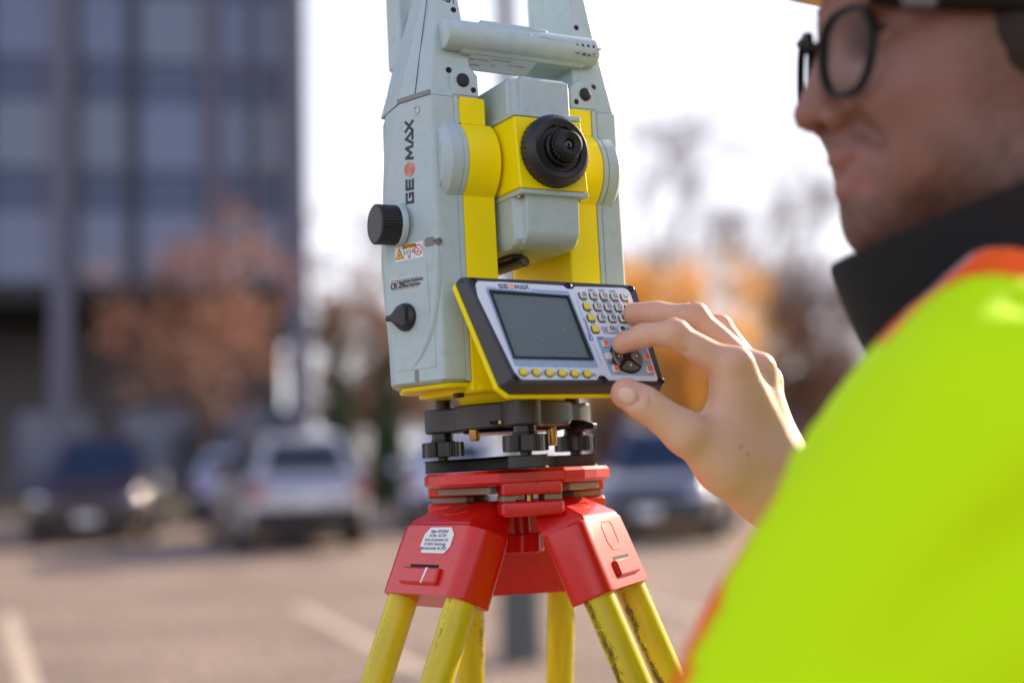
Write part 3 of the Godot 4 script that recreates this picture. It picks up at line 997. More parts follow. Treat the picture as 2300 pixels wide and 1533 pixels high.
func keypad(o: Node3D):
	var th := deg_to_rad(25.4)
	KT = Transform3D(Basis(Vector3.RIGHT, Vector3(0, cos(th), -sin(th)), Vector3(0, sin(th), cos(th))), Vector3(0, 132.5, 70.0) * 0.001)
	var at := func(w: float) -> MM:
		var m := MM.new(0.001)
		m.t = Transform3D(KT.basis, KT.origin * 1000.0).translated_local(Vector3(0, 0, w))
		return m
	var V := func(pts: Array) -> Array:
		var r := []
		for q in pts: r.append(Vector2(q.x, -q.y))
		return r
	# black housing: front rim polygon lofted to a larger one behind it
	var f := [Vector2(-70.3, -2.6), Vector2(68.6, 0.0), Vector2(70.8, 4.0), Vector2(66.2, 84.2), Vector2(64.2, 86.6), Vector2(-54.5, 85.2), Vector2(-58.8, 80.4), Vector2(-71.5, 2.4)]
	var back := [Vector2(-69.0, -8.2), Vector2(70.0, -6.5), Vector2(73.5, -2.0), Vector2(71.5, 82.0), Vector2(66.5, 87.2), Vector2(-57.0, 86.6), Vector2(-63.5, 80.5), Vector2(-74.2, -3.6)]
	var m: MM = at.call(0.0)
	var fr := MM.round_poly(V.call(f), 2.2, 3)
	var br := MM.round_poly(V.call(back), 3.0, 3)
	var rings := [MM.lift(br, -11.0), MM.lift(br, -9.5), MM.lift(fr, -1.2), MM.lift(MM.inset(MM.round_poly(V.call(f), 2.2, 3), -0.9), 0.0)]
	for i in rings.size():
		var back_to_front: PackedVector3Array = rings[i]
		back_to_front.reverse()
		rings[i] = back_to_front
	m.loft(rings)
	var pad := part("keypad", m, M.black_metal, o, 30)
	m = at.call(0.0)
	var yb := MM.round_poly(V.call([Vector2(-69.5, -8.0), Vector2(70.0, -6.5), Vector2(73.0, -2.0), Vector2(71.0, 82.5), Vector2(66.0, 88.6), Vector2(-58.0, 88.0), Vector2(-65.2, 81.0), Vector2(-75.6, -2.6)]), 3.0, 3)
	m.prism(yb, -15.5, -11.2, 1.0)
	m.prism(MM.round_poly(V.call([Vector2(-42, 8), Vector2(42, 8), Vector2(40, 60), Vector2(-40, 60)]), 4.0), -44.0, -15.0, 1.0)
	part("keypad_back", m, M.yellow_plastic, pad)
	# front plate and its printed fields
	m = at.call(0.0)
	m.prism(MM.round_poly(V.call([Vector2(-65.0, 1.2), Vector2(6.6, 2.9), Vector2(9.0, 5.6), Vector2(13.6, 5.8), Vector2(16.4, 3.4), Vector2(64.0, 3.2), Vector2(61.0, 83.6), Vector2(19.0, 82.4), Vector2(16.5, 78.6), Vector2(11.8, 78.6), Vector2(9.5, 82.0), Vector2(-51.5, 81.2), Vector2(-55.0, 74.5), Vector2(-66.2, 14.5)]), [3.5, 2, 2, 2, 2, 6.0, 3.0, 2, 2, 2, 2, 4, 4, 5], 4), -0.4, 0.35, 0.2)
	part("front_plate", m, M.panel_white, pad)
	m = at.call(0.4)
	m.prism(MM.round_poly(V.call([Vector2(-58.6, 6.2), Vector2(9.6, 7.8), Vector2(13.8, 72.6), Vector2(-53.4, 71.2)]), 2.6), -0.1, 0.08)
	m.prism(MM.round_poly(V.call([Vector2(19.8, 46.4), Vector2(60.6, 48.0), Vector2(59.6, 79.4), Vector2(22.0, 78.2)]), 2.2), -0.1, 0.08)
	m.prism(MM.round_poly(V.call([Vector2(26.2, 37.6), Vector2(52.6, 38.4), Vector2(51.6, 44.6), Vector2(27.8, 44.2)]), 2.0), -0.1, 0.08)
	part("blue_field", m, M.panel_blue, pad)
	m = at.call(0.4)
	m.prism(MM.round_poly(V.call([Vector2(-48.8, 1.6), Vector2(-20.4, 2.4), Vector2(-21.6, 8.6), Vector2(-49.8, 7.8)]), 1.0), -0.1, 0.16)
	part("logo_field", m, M.panel_white, pad)
	logo(pad, kp(-35.2, 5.5, 0.7), 24.5, 3.9, M.print_grey, M.print_peach)
	# screen: dark frame, sunk glass
	m = at.call(0.45)
	var outer := V.call([Vector2(-56.4, 9.4), Vector2(7.6, 12.6), Vector2(11.2, 66.4), Vector2(-52.8, 65.0)])
	var inner := V.call([Vector2(-54.8, 11.6), Vector2(6.0, 14.0), Vector2(8.6, 64.9), Vector2(-51.8, 63.9)])
	for i in 4:
		var j := (i + 1) % 4
		m.prism([outer[i], outer[j], inner[j], inner[i]], -2.4, 1.5)
	part("screen_bezel", m, M.black_gloss, pad)
	m = at.call(0.55)
	m.prism(V.call([Vector2(-55.4, 11.0), Vector2(6.8, 13.4), Vector2(9.4, 65.4), Vector2(-52.4, 64.4)]), -0.4, 0.0)
	part("screen", m, M.lcd, pad)
	m = at.call(0.56)
	for i in 16: m.ball(Vector3(rng.randf_range(-48, 4), -rng.randf_range(18, 62), 0), Vector3.ONE * rng.randf_range(0.1, 0.32) * Vector3(1, 1, 0.2), 6, 4)
	part("dust", m, M.label_white, pad)
	# screws
	for q in [[-66.0, 1.2], [11.3, 2.6], [66.2, 3.6], [-55.2, 80.4], [14.4, 81.6], [63.4, 83.0]]:
		m = at.call(0.0)
		m.t = m.t * Transform3D(Basis(Vector3.RIGHT, Vector3.BACK, Vector3.DOWN), Vector3(q[0], -q[1], 0.0))
		m.lathe([Vector2(0, -0.5), Vector2(2.9, -0.5), Vector2(2.9, 0.25), Vector2(2.3, 0.7), Vector2(1.5, 0.7), Vector2(1.3, 0.1), Vector2(0, 0.1)], 20)
		part("housing_screw", m, M.black_gloss, pad)
	# keys
	var legend := {0: ["+/-", "7", "8", "9", "←"], 1: ["", "4", "5", "6", ""], 2: ["", "1", "2", "3", ""], 3: ["", "0", "", "", ""]}
	for r in 4:
		for c in 5:
			if r == 3 and (c == 1 or c == 2): continue
			var u: float = 20.6 + c * 9.02 + r * 0.35
			var v: float = 11.4 + r * 9.66 + c * 0.15
			if r == 3 and c == 3: continue
			var yel: bool = r > 0 and (c == 0 or c == 4)
			key(pad, at, u, v, M.key_yellow if yel else M.key_grey)
			if not yel:
				m = at.call(2.3)
				m.prism(shifted(MM.rr(3.3, 3.5, 0.6, 2), Vector2(u + 0.5, -v + 0.3)), 0, 0.06)
				part("key_print", m, M.print_dark if r >= 2 and c != 1 else M.print_grey, pad)
				letters(legend[r][c], 0.0022, kp(u + 0.5, v - 0.3, 2.44), M.label_white, pad, true)
			else: letters("F%d" % ([7, 8, 9][r - 1] if c == 0 else [10, 11, 12][r - 1]), 0.0019, kp(u - 0.5, v - 5.0, 0.55), M.print_grey, pad)
			if r > 0 and c > 0 and c < 4 or r == 0 and c < 4: letters([["", "ABC", "DEF", "GHI"], ["", "JKL", "MNO", "PQR"], ["", "STU", "VWX", "YZ"], ["", "", "", ""]][r][c], 0.0015, kp(u, v - 4.9, 0.55), M.print_grey, pad)
	for q in [[34.6, 40.5, "0"], [43.7, 40.8, "."]]:
		key(pad, at, q[0], q[1], M.key_grey)
		m = at.call(2.3)
		m.prism(shifted(MM.rr(3.3, 3.5, 0.6, 2), Vector2(q[0] + 0.5, -q[1] + 0.3)), 0, 0.06)
		part("key_print", m, M.print_dark, pad)
		letters(q[2], 0.0022, kp(q[0] + 0.5, q[1] - 0.3, 2.44), M.label_white, pad, true)
	m = at.call(0.5)
	m.prism(V.call([Vector2(29.4, 40.8), Vector2(31.2, 38.9), Vector2(31.4, 42.6)]), 0, 0.1)
	part("arrow_mark", m, M.print_orange, pad)
	for i in 6:
		var u := -48.3 + i * 10.16
		var v := 75.7 + i * 0.36
		m = at.call(0.35)
		m.t = m.t * Transform3D(Basis(Vector3.RIGHT, Vector3.BACK, Vector3.DOWN), Vector3(u - 0.3, -v - 0.2, 0))
		m.lathe([Vector2(0, 0), Vector2(3.5, 0), Vector2(3.5, 0.12), Vector2(0, 0.12)], 18)
		part("key_well", m, M.key_well, pad)
		m = at.call(0.35)
		m.t = m.t * Transform3D(Basis(Vector3.RIGHT, Vector3.BACK, Vector3.DOWN), Vector3(u, -v, 0))
		m.lathe([Vector2(0, 0), Vector2(2.9, 0), Vector2(2.8, 1.5), Vector2(2.3, 2.1), Vector2(0, 2.2)], 18)
		part("key", m, M.key_yellow, pad)
		letters("F%d" % (i + 1), 0.0024, kp(u + 5.2, v + 1.0, 0.55), M.print_dark, pad)
		if i > 0:
			m = at.call(0.45)
			m.prism([Vector2(u - 4.1, -v + 8.0), Vector2(u - 3.9, -v + 8.0), Vector2(u - 3.1, -v - 3.6), Vector2(u - 3.3, -v - 3.6)], 0, 0.1)
			part("divider", m, M.print_grey, pad)
	for q in [[25.4, 52.7], [24.6, 63.2], [27.4, 73.6], [57.0, 64.2], [56.0, 74.6]]: key(pad, at, q[0], q[1], M.key_orange if q[1] < 60.0 or q[1] > 70.0 or q[0] > 50.0 else M.key_grey)
	letters("ESC", 0.0022, kp(23.6, 47.9, 0.6), M.print_dark, pad)
	letters("FNC", 0.0022, kp(26.0, 68.6, 0.6), M.print_dark, pad)
	letters("Bluetooth", 0.0026, kp(15.2, 38.6, 0.55).rotated_local(Vector3.BACK, PI / 2), M.print_blue, pad)
	m = at.call(0.4)
	m.prism(shifted(MM.rr(3.2, 4.2, 1.5, 5), Vector2(15.4, -48.2)), 0, 0.1)
	part("radio_mark", m, M.print_blue, pad)
	part("radio_mark", strokes([[Vector2(-0.8, 0.8), Vector2(0.8, -0.8), Vector2(0, -1.6), Vector2(0, 1.6), Vector2(0.8, 0.8), Vector2(-0.8, -0.8)]], 0.3, 0.08), M.label_white, pad).transform = kp(15.4, 48.2, 0.54)
	m = at.call(0.4)
	m.prism(V.call([Vector2(14.5, 14.0), Vector2(14.7, 14.0), Vector2(14.5, 30.5), Vector2(14.3, 30.5)]), 0, 0.1)
	m.prism(V.call([Vector2(15.9, 52.5), Vector2(16.1, 52.5), Vector2(17.3, 70.5), Vector2(17.1, 70.5)]), 0, 0.1)
	part("divider", m, M.print_grey, pad)
	# four-way pad
	m = at.call(0.4)
	m.t = m.t * Transform3D(Basis(Vector3.RIGHT, Vector3.BACK, Vector3.DOWN), Vector3(39.7, -64.2, 0))
	m.lathe([Vector2(0, 0), Vector2(13.2, 0), Vector2(13.0, 0.5), Vector2(0, 0.5)], 40)
	part("key_well", m, M.hole, pad)
	for i in 4:
		m = at.call(0.9)
		m.t = m.t.translated_local(Vector3(39.9, -64.0, 0)).rotated_local(Vector3.BACK, i * PI / 2)
		var a := []
		for j in 9:
			var x := deg_to_rad(-41.0 + 82.0 * j / 8.0)
			a.append(Vector2(cos(x), sin(x)) * 12.2)
		a.append(Vector2(3.6, 1.7))
		a.append(Vector2(3.6, -1.7))
		m.prism(a, -0.3, 2.0, 1.0, false)
		var pk := part("direction_key", m, M.pad_key, pad)
		m = at.call(2.9)
		m.ball(Vector3(39.9 + cos(i * PI / 2) * 7.6, -64.0 + sin(i * PI / 2) * 7.6, 0), Vector3(0.8, 0.8, 0.25), 10, 6)
		part("direction_dot", m, M.label_white, pad)

func shifted(p: PackedVector2Array, d: Vector2) -> PackedVector2Array:
	var r := PackedVector2Array()
	for q in p: r.append(q + d)
	return r

func key(pad: Node3D, at: Callable, u: float, v: float, mt: Material):
	var m: MM = at.call(0.35)
	m.prism(shifted(MM.rr(6.6, 6.9, 2.2, 3), Vector2(u - 0.4, -v - 0.4)), 0, 0.12)
	part("key_well", m, M.key_well, pad)
	m = at.call(0.35)
	m.prism(shifted(MM.rr(5.3, 5.8, 1.7, 3), Vector2(u, -v)), 0, 1.9, 0.5, false)
	part("key", m, mt if mt != M.key_orange else M.key_grey, pad)
	if mt == M.key_orange:
		m = at.call(2.2)
		m.prism(shifted(MM.rr(3.9, 4.4, 1.2, 3), Vector2(u + 0.2, -v + 0.2)), -0.2, 0.15)
		part("key_print", m, M.key_orange, pad)

# ---- tribrach with its three foot screws (angles in the world; undo the turn of the instrument)
func tribrach(o: Node3D):
	var undo := Transform3D(Basis(Vector3.UP, deg_to_rad(-TS_TURN)))
	var flat := Transform3D(Basis(Vector3.RIGHT, Vector3.FORWARD, Vector3.UP), Vector3.ZERO)
	var dirs := []
	for k in 3: dirs.append(deg_to_rad(37.6 - k * 120.0))        # measured anticlockwise from +x seen from above
	var mk := func() -> MM:
		var m := MM.new(0.001)
		m.t = undo * OFF
		return m
	var m: MM = mk.call()
	m.t = m.t * flat
	var body := []
	for i in 120:
		var a := TAU * i / 120.0
		var r := 45.0
		for d in dirs:
			var df := wrapf(a - d, -PI, PI)
			var disc := 14.0 * 14.0 - pow(60.0 * sin(df), 2)
			if cos(df) > 0: r = maxf(r, 45.0 + 28.0 * exp(-pow(df / 0.235, 4.0)))
		body.append(Vector2(cos(a), sin(a)) * r)
	m.prism(body, 36.2, 55.0, 1.4)
	var br := part("tribrach", m, M.black_metal, o, 34)
	m = mk.call()
	m.lathe([Vector2(0, 33.4), Vector2(33, 33.4), Vector2(38, 34.4), Vector2(41, 36.6), Vector2(0, 36.6)], 48)
	part("under_plate", m, M.black_gloss, br)
	for k in 3:
		var c := Vector3(cos(dirs[k]), 0, -sin(dirs[k])) * 60.2
		m = mk.call()
		m.t = m.t * Transform3D(Basis.IDENTITY, c)
		m.lathe([Vector2(0, 29), Vector2(9.2, 29), Vector2(9.2, 31), Vector2(8.4, 31.6), Vector2(8.4, 36.4), Vector2(0, 36.4)], 28)
		m.lathe([Vector2(0, 12), Vector2(4.4, 12), Vector2(4.4, 20), Vector2(0, 20)], 18)
		var rings := []
		for e in [[18.0, 0.7], [18.5, 0.0], [29.2, 0.0], [29.8, 0.7]]:
			var ring := PackedVector3Array()
			for j in 144:
				var a := TAU * j / 144.0
				var lobe := 0.5 + 0.5 * cos(a * 6.0)
				var rr: float = 14.8 + 1.7 * smoothstep(0.35, 0.75, lobe) - e[1] - (0.5 if lobe > 0.55 and j % 3 == 0 else 0.0)
				ring.append(Vector3(rr * cos(a), e[0], -rr * sin(a)))
			rings.append(ring)
		m.loft(rings)
		part("foot_screw", m, M.black_gloss, br, 30)
		m = mk.call()
		m.t = m.t * Transform3D(Basis.IDENTITY, c * 0.97)
		m.lathe([Vector2(0, 54), Vector2(6.2, 54), Vector2(6.2, 61.6), Vector2(5.4, 62.4), Vector2(0, 62.4)] if k != 1 else [Vector2(0, 54), Vector2(6.2, 54), Vector2(6.2, 60.6), Vector2(5.4, 61.2), Vector2(0, 61.2)], 24)
		part("screw_cap", m, M.black_plastic, br)
	# slots, brass pins, clamp lever
	m = mk.call()
	m.box(Vector3(-7.5, 40.2, 45.2), Vector3(19.5, 2.4, 2.0))
	part("slot", m, M.hole, br)
	m = mk.call()
	m.box(Vector3(-9.8, 40.2, 46.0), Vector3(2.2, 2.2, 1.4))
	part("slot_pin", m, M.brass, br)
	for q in [[-29.0, 27.0, 36.4, 28.0, 26.0], [28.0, 22.0, 36.4, 22.0, 3.3]]:
		m = mk.call()
		m.t = m.t * Transform3D(Basis.IDENTITY, Vector3(q[0], 0, q[1]))
		m.lathe([Vector2(0, q[3]), Vector2(3.0, q[3]), Vector2(3.9, q[3] + 1.5), Vector2(4.2, 36.6), Vector2(0, 36.6)], 20)
		part("brass_pin", m, M.brass, br)
	m = mk.call()
	var lv := frame(Vector3(52, 35.8, 12), Vector3(0.86, -0.05, 0.5), Vector3.UP)
	m.t = m.t * lv
	m.prism(MM.round_poly([Vector2(-9, -5.2), Vector2(0, -5.2), Vector2(3.5, -2.6), Vector2(10.5, -2.4), Vector2(10.5, 1.4), Vector2(2.5, 4.2), Vector2(-9, 4.6)], 1.0), -4.0, 4.0, 1.0)
	part("clamp_lever", m, M.black_gloss, br)
	# base plate, a triangle with cut corners
	m = mk.call()
	m.t = m.t * flat
	var bp := []
	for d in dirs:
		for e in [-13.5, 13.5]: bp.append(Vector2(cos(d + deg_to_rad(e)), sin(d + deg_to_rad(e))) * 73.0)
	m.prism(MM.round_poly(bp, 5.0, 4), 6.0, 15.2, 1.0)
	part("base_plate", m, M.black_metal, br)

# ---------------------------------------------------------------- the tripod
const TRI_C := Vector3(0.0, EYE, -1.02)
const HINGE_R := 68.0
const HINGE_Y := -30.0

func ground_y(x: float, z: float) -> float: return -0.0245 * x - 0.016 * (z + 1.0)

func tripod():
	var foot := Vector3(TRI_C.x, ground_y(TRI_C.x, TRI_C.z), TRI_C.z)
	var o := thing("tripod", "red headed survey tripod with scuffed yellow tube legs under the total station", "tripod", foot)
	var up := Transform3D(Basis.IDENTITY, (TRI_C - foot) * 1000.0)
	var flat := Transform3D(Basis(Vector3.RIGHT, Vector3.FORWARD, Vector3.UP), Vector3.ZERO)
	var mk := func() -> MM:
		var m := MM.new(0.001)
		m.t = up
		return m
	# head plate: flats over the three lugs, shallow curves over the legs
	var m: MM = mk.call()
	m.t = m.t * flat
	var plate := []
	for i in 3:
		var a := deg_to_rad(i * 120.0 - 90.0 + 8.0)        # anticlockwise from +x seen from above; -90 is towards the lens
		for e in [[-0.335, 73.5], [0.335, 73.5], [0.62, 70.5], [0.86, 69.0], [1.047, 68.6], [1.234, 69.0], [1.474, 70.5]]: plate.append(Vector2(cos(a + e[0]), sin(a + e[0])) * e[1])
	m.prism(MM.round_poly(plate, 2.5, 3), -5.4, 5.6, 2.4)
	var head := part("head_plate", m, M.red_paint, o, 40)
	for i in 3:
		var a := deg_to_rad(i * 120.0 - 90.0 + 8.0)
		var f := Transform3D(Basis(Vector3.UP, a), Vector3.ZERO)            # x outwards
		m = mk.call()
		m.t = m.t * f
		m.box(Vector3(52, -7.8, 0), Vector3(32.4, 10.6, 44.6), 1.6)
		part("lug", m, M.red_paint, head)
		m = mk.call()
		m.t = m.t * f
		for s in [-15.5, 17.0]: m.box(Vector3(50, -15.2, s), Vector3(30, 4.4, 13.0 if s < 0 else 10.0), 0.6)
		part("spacer", m, M.spacer, head)
		m = mk.call()
		m.t = m.t * f
		m.cyl(Vector3(58, -20, 1.5), Vector3(58, -9, 1.5), 3.2, 3.2, 14)
		part("clamp_bolt", m, M.brass, head)
		m = mk.call()
		m.t = m.t * f
		m.box(Vector3(51.5, -22.9, 0), Vector3(34, 10.8, 46.0), 2.0)
		part("clamp_block", m, M.red_paint, head)
		# hinge bar between the lugs, in front of each leg
		m = mk.call()
		m.t = m.t * Transform3D(Basis(Vector3.UP, a + PI / 3), Vector3.ZERO)
		m.box(Vector3(50, -8.6, 0), Vector3(7, 5.6, 66.0), 0.8)
		part("hinge_bar", m, M.spacer, head)
	m = mk.call()
	m.lathe([Vector2(0, -37.2), Vector2(5.2, -37.2), Vector2(5.9, -36.4), Vector2(5.9, -22), Vector2(0, -22)], 24)
	m.t = m.t.translated_local(Vector3(6.5, 0, 6))
	part("centre_bolt", m, M.brass, head)
	m = mk.call()
	var kn := []
	for y in [[-57.5, 15.0], [-56.5, 16.0], [-44.0, 16.0], [-43.0, 15.0]]:
		var r := PackedVector3Array()
		for j in 48:
			var a := TAU * j / 48.0
			var rr: float = y[1] * (1.0 + 0.05 * cos(a * 8.0))
			r.append(Vector3(rr * cos(a), y[0], -rr * sin(a)))
		kn.append(r)
	m.loft(kn)
	m.lathe([Vector2(0, -43), Vector2(7, -43), Vector2(7, -30), Vector2(0, -30)], 18)
	part("fixing_knob", m, M.red_paint, head)
	# paint rubbed off the front of the head down to grey metal
	var wr := RandomNumberGenerator.new()
	wr.seed = 4
	m = mk.call()
	var wa := deg_to_rad(-90.0 + 8.0)
	m.t = m.t * Transform3D(Basis(Vector3.UP, wa), Vector3.ZERO) * Transform3D(Basis(Vector3.UP, PI / 2), Vector3(67.6, 0, 0))
	for i in 46:
		var c := Vector2(wr.randfn() * 5.2 + (6.0 if i % 3 else -7.0), minf(1.8, 0.6 + wr.randfn() * 1.7))
		var blob := []
		for j in 7: blob.append(c + Vector2(cos(TAU * j / 7.0), sin(TAU * j / 7.0)) * wr.randf_range(0.25, 1.0))
		m.prism(blob, 0.4, 0.62 + i * 0.004)
	part("worn_patch", m, mat("bare_metal", Color(0.3, 0.27, 0.2), 0.7), head)
	# legs; the angle runs from towards the lens round to the right
	leg(o, up, -52.0, -13.0, 0, 24.5)
	leg(o, up, 68.0, -7.0, 1, 21.5)
	leg(o, up, 188.0, -4.0, 2, 23.0)

func leg(o: Node3D, up: Transform3D, phi: float, side: float, kind: int, tilt: float):
	var f := deg_to_rad(phi)
	var tl := deg_to_rad(tilt)
	var er := Vector3(sin(f), 0, cos(f))
	var et := Vector3(cos(f), 0, -sin(f))
	var ax := er * sin(tl) - Vector3.UP * cos(tl)
	var mo := er * cos(tl) + Vector3.UP * sin(tl)
	# local x = et (across), y = -ax (up the leg), z = mo (outwards)
	var lt := up * Transform3D(Basis(et, -ax, mo), er * HINGE_R + Vector3.UP * HINGE_Y + et * side)
	var mk := func() -> MM:
		var m := MM.new(0.001)
		m.t = lt
		return m
	var m: MM = mk.call()
	# cap: rings from the bottom up; s is measured down the leg
	var rings := []
	for e in [[56.0, 0.0, 0.0], [55.0, 0.8, 0.0], [20.0, 0.5, 0.0], [3.5, -0.6, 0.0], [2.0, -1.6, 0.0]]:
		rings.append(cap_ring(38.5 + e[1], 51.5 + e[1], -e[0], 0.0 if e[0] > 3 else -0.8, -33.0))
	m.loft(rings)
	m.loft([neck_ring(39.5, -1.5, -1.0, -36.0), neck_ring(38.5, 2.0, -2.0, -36.0), neck_ring(31.5, 21.5, -19.8, -38.0), neck_ring(30.5, 23.5, -22.5, -38.0), neck_ring(28.5, 24.0, -25.0, -36.0)])
	var cap := part("leg_cap", m, M.red_paint, o, 33)
	# clip with its slot
	m = mk.call()
	m.box(Vector3(0, -35.0, -0.6), Vector3(37.0, 3.0, 1.6))
	part("slot", m, M.hole, cap)
	m = mk.call()
	m.box(Vector3(0, -42.6, -2.0), Vector3(48.0, 12.4, 11.0), 1.4)
	part("spring_clip", m, M.red_paint, cap)
	if kind == 0:
		m = mk.call()
		m.prism([Vector2(8.0, -36.8), Vector2(10.6, -36.8), Vector2(8.0, -48.4), Vector2(6.4, -48.4)], 3.0, 3.62)
		part("worn_scratch", m, M.label_white, cap)
		# white octagonal label
		var oct := [Vector2(-6.6, -4.6), Vector2(20.0, -4.6), Vector2(25.6, -10.2), Vector2(25.2, -19.6), Vector2(20.0, -24.6), Vector2(-9.0, -24.6), Vector2(-13.6, -19.0), Vector2(-12.4, -10.4)]
		m = mk.call()
		m.prism(MM.inset(PackedVector2Array(oct), 1.0), -0.5, 0.22)
		part("label_edge", m, M.red_paint, cap)
		m = mk.call()
		m.prism(oct, -0.5, 0.35)
		var lab := part("type_label", m, M.label_white, cap)
		var q := Transform3D(lt.basis, lt.origin * 0.001)
		var rows := ["Type: GST120-9", "Art.No.: 667301", "Leica Geosystems AG", "CH-9435 Heerbrugg", "Manufactured: 06.2020"]
		for i in 5: letters(rows[i], 0.00215, q.translated_local(Vector3(0.0062 - 0.0004 * i, -0.0078 - 0.0033 * i, 0.00045)), M.print_dark, lab, i == 0)
	elif kind == 1:
		var oct := [Vector2(8, -6.5), Vector2(-10, -6.5), Vector2(-14, -10), Vector2(-15, -22), Vector2(-10, -28.0), Vector2(6, -28.0), Vector2(10, -22), Vector2(11, -10)]
		m = mk.call()
		for i in 8:
			var a: Vector2 = oct[i]
			var b: Vector2 = oct[(i + 1) % 8]
			m.cyl(Vector3(a.x, a.y, -0.1), Vector3(b.x, b.y, -0.1), 0.55, 0.55, 6)
		part("raised_frame", m, M.red_paint, cap)
	# cast emblem: a row of dashes over an arc
	if kind < 2:
		m = mk.call()
		for i in 7: m.cyl(neck_pt(-12.0 + i * 4.0, 12.6 + (i % 2) * 1.6), neck_pt(-10.0 + i * 4.0, 14.6 - (i % 2) * 1.4), 0.5, 0.4, 5)
		for i in 9:
			var x := -18.0 + i * 4.0
			m.cyl(neck_pt(x, 9.0 + 0.012 * x * x), neck_pt(x + 4.0, 9.0 + 0.012 * (x + 4.0) * (x + 4.0)), 0.6, 0.6, 5)
		part("cast_emblem", m, M.red_paint, cap)
	# tubes down to the ground, with a shoe
	var drop := EYE + HINGE_Y * 0.001
	var L := drop / cos(tl) * 1000.0
	var wbase := lt.origin * 0.001 + o.position
	for e in 3:
		var endp := wbase + ax * (L * 0.001)
		L += (endp.y - ground_y(endp.x, endp.z)) / cos(tl) * 1000.0
	for s in [-38.0, 38.0]:
		m = mk.call()
		var t0 := m.t
		m.t = t0 * Transform3D(Basis.IDENTITY, Vector3(s, -(L - 60.0), -15.0))
		var n := 28
		var H := L - 60.0 - 40.0
		for j in n:
			var a0 := TAU * j / n
			var a1 := TAU * (j + 1) / n
			for seg in 4:
				var y0 := H * seg / 4.0
				var y1 := H * (seg + 1) / 4.0
				var u0 := float(j) / n
				var u1 := float(j + 1) / n
				var off := 0.13 * kind + (0.0 if s < 0 else 0.37)
				var v0 := (H - y0) / 420.0 + off
				var v1 := (H - y1) / 420.0 + off
				var P := Vector3(cos(a0) * 11.6, y0, sin(a0) * 11.6)
				var Q := Vector3(cos(a1) * 11.6, y0, sin(a1) * 11.6)
				var U := Vector3(0, y1 - y0, 0)
				m.quad(P, P + U, Q + U, Q, Vector2(u0, v0), Vector2(u0, v1), Vector2(u1, v1), Vector2(u1, v0))
		part("leg_tube", m, M.tube_yellow, o)
	m = mk.call()
	m.box(Vector3(0, -(L - 75.0), -15.0), Vector3(102, 60, 30), 4.0)
	m.cyl(Vector3(0, -(L - 50.0), -15.0), Vector3(0, -L - 10.0, -15.0), 9.0, 2.0, 12)
	part("leg_shoe", m, M.red_paint, o)

func cap_ring(hw: float, hf: float, y: float, z0: float, zb: float) -> PackedVector3Array:   # seen from above the leg, anticlockwise
	var pts := MM.round_poly([Vector2(-hf, -zb), Vector2(hf, -zb), Vector2(hf, -z0), Vector2(-hf, -z0)], [8.0, 8.0, 15.0, 15.0], 7)
	var r := PackedVector3Array()
	for q in pts: r.append(Vector3(q.x, y, -q.y))
	r.reverse()
	return r

func neck_ring(hw: float, y: float, z0: float, zb: float) -> PackedVector3Array:
	var pts := MM.round_poly([Vector2(-hw - 3.0, -zb), Vector2(hw + 3.0, -zb), Vector2(hw, -z0), Vector2(-hw, -z0)], 2.0, 3)
	var r := PackedVector3Array()
	for q in pts: r.append(Vector3(q.x, y, -q.y))
	r.reverse()
	return r

func neck_pt(x: float, y: float) -> Vector3: return Vector3(x - 2.0, y, lerpf(-2.0, -19.8, (y - 2.0) / 19.5) + 0.15)

# ---------------------------------------------------------------- the surveyor; points are measured from the lens and moved down to the ground by EYE
const HEAD_O := Vector3(0.2481, 0.2, -0.75)
const HX := Vector3(-0.9913, 0.0374, 0.1264)      # forwards
const HY := Vector3(0.0506, 0.9934, 0.1027)       # up
const HZ := Vector3(0.1217, -0.1082, 0.9866)         # to his left

func hp(f: float, u: float, l: float) -> Vector3: return HEAD_O + (HX * f + HY * u + HZ * l) * 0.001

const NECK := Vector3(0.3012, 0.0977, -0.77)
const L_SH := Vector3(0.2257, -0.0302, -0.6)
const L_EL := Vector3(0.0617, -0.2219, -0.6)
const L_WR := Vector3(0.0515, -0.1738, -0.78)
const R_SH := Vector3(0.3702, 0.005, -0.96)
const R_EL := Vector3(0.3107, -0.1769, -1.0)
const R_WR := Vector3(0.1761, -0.0073, -0.94)
const HIP := Vector3(0.46, -0.47, -0.79)

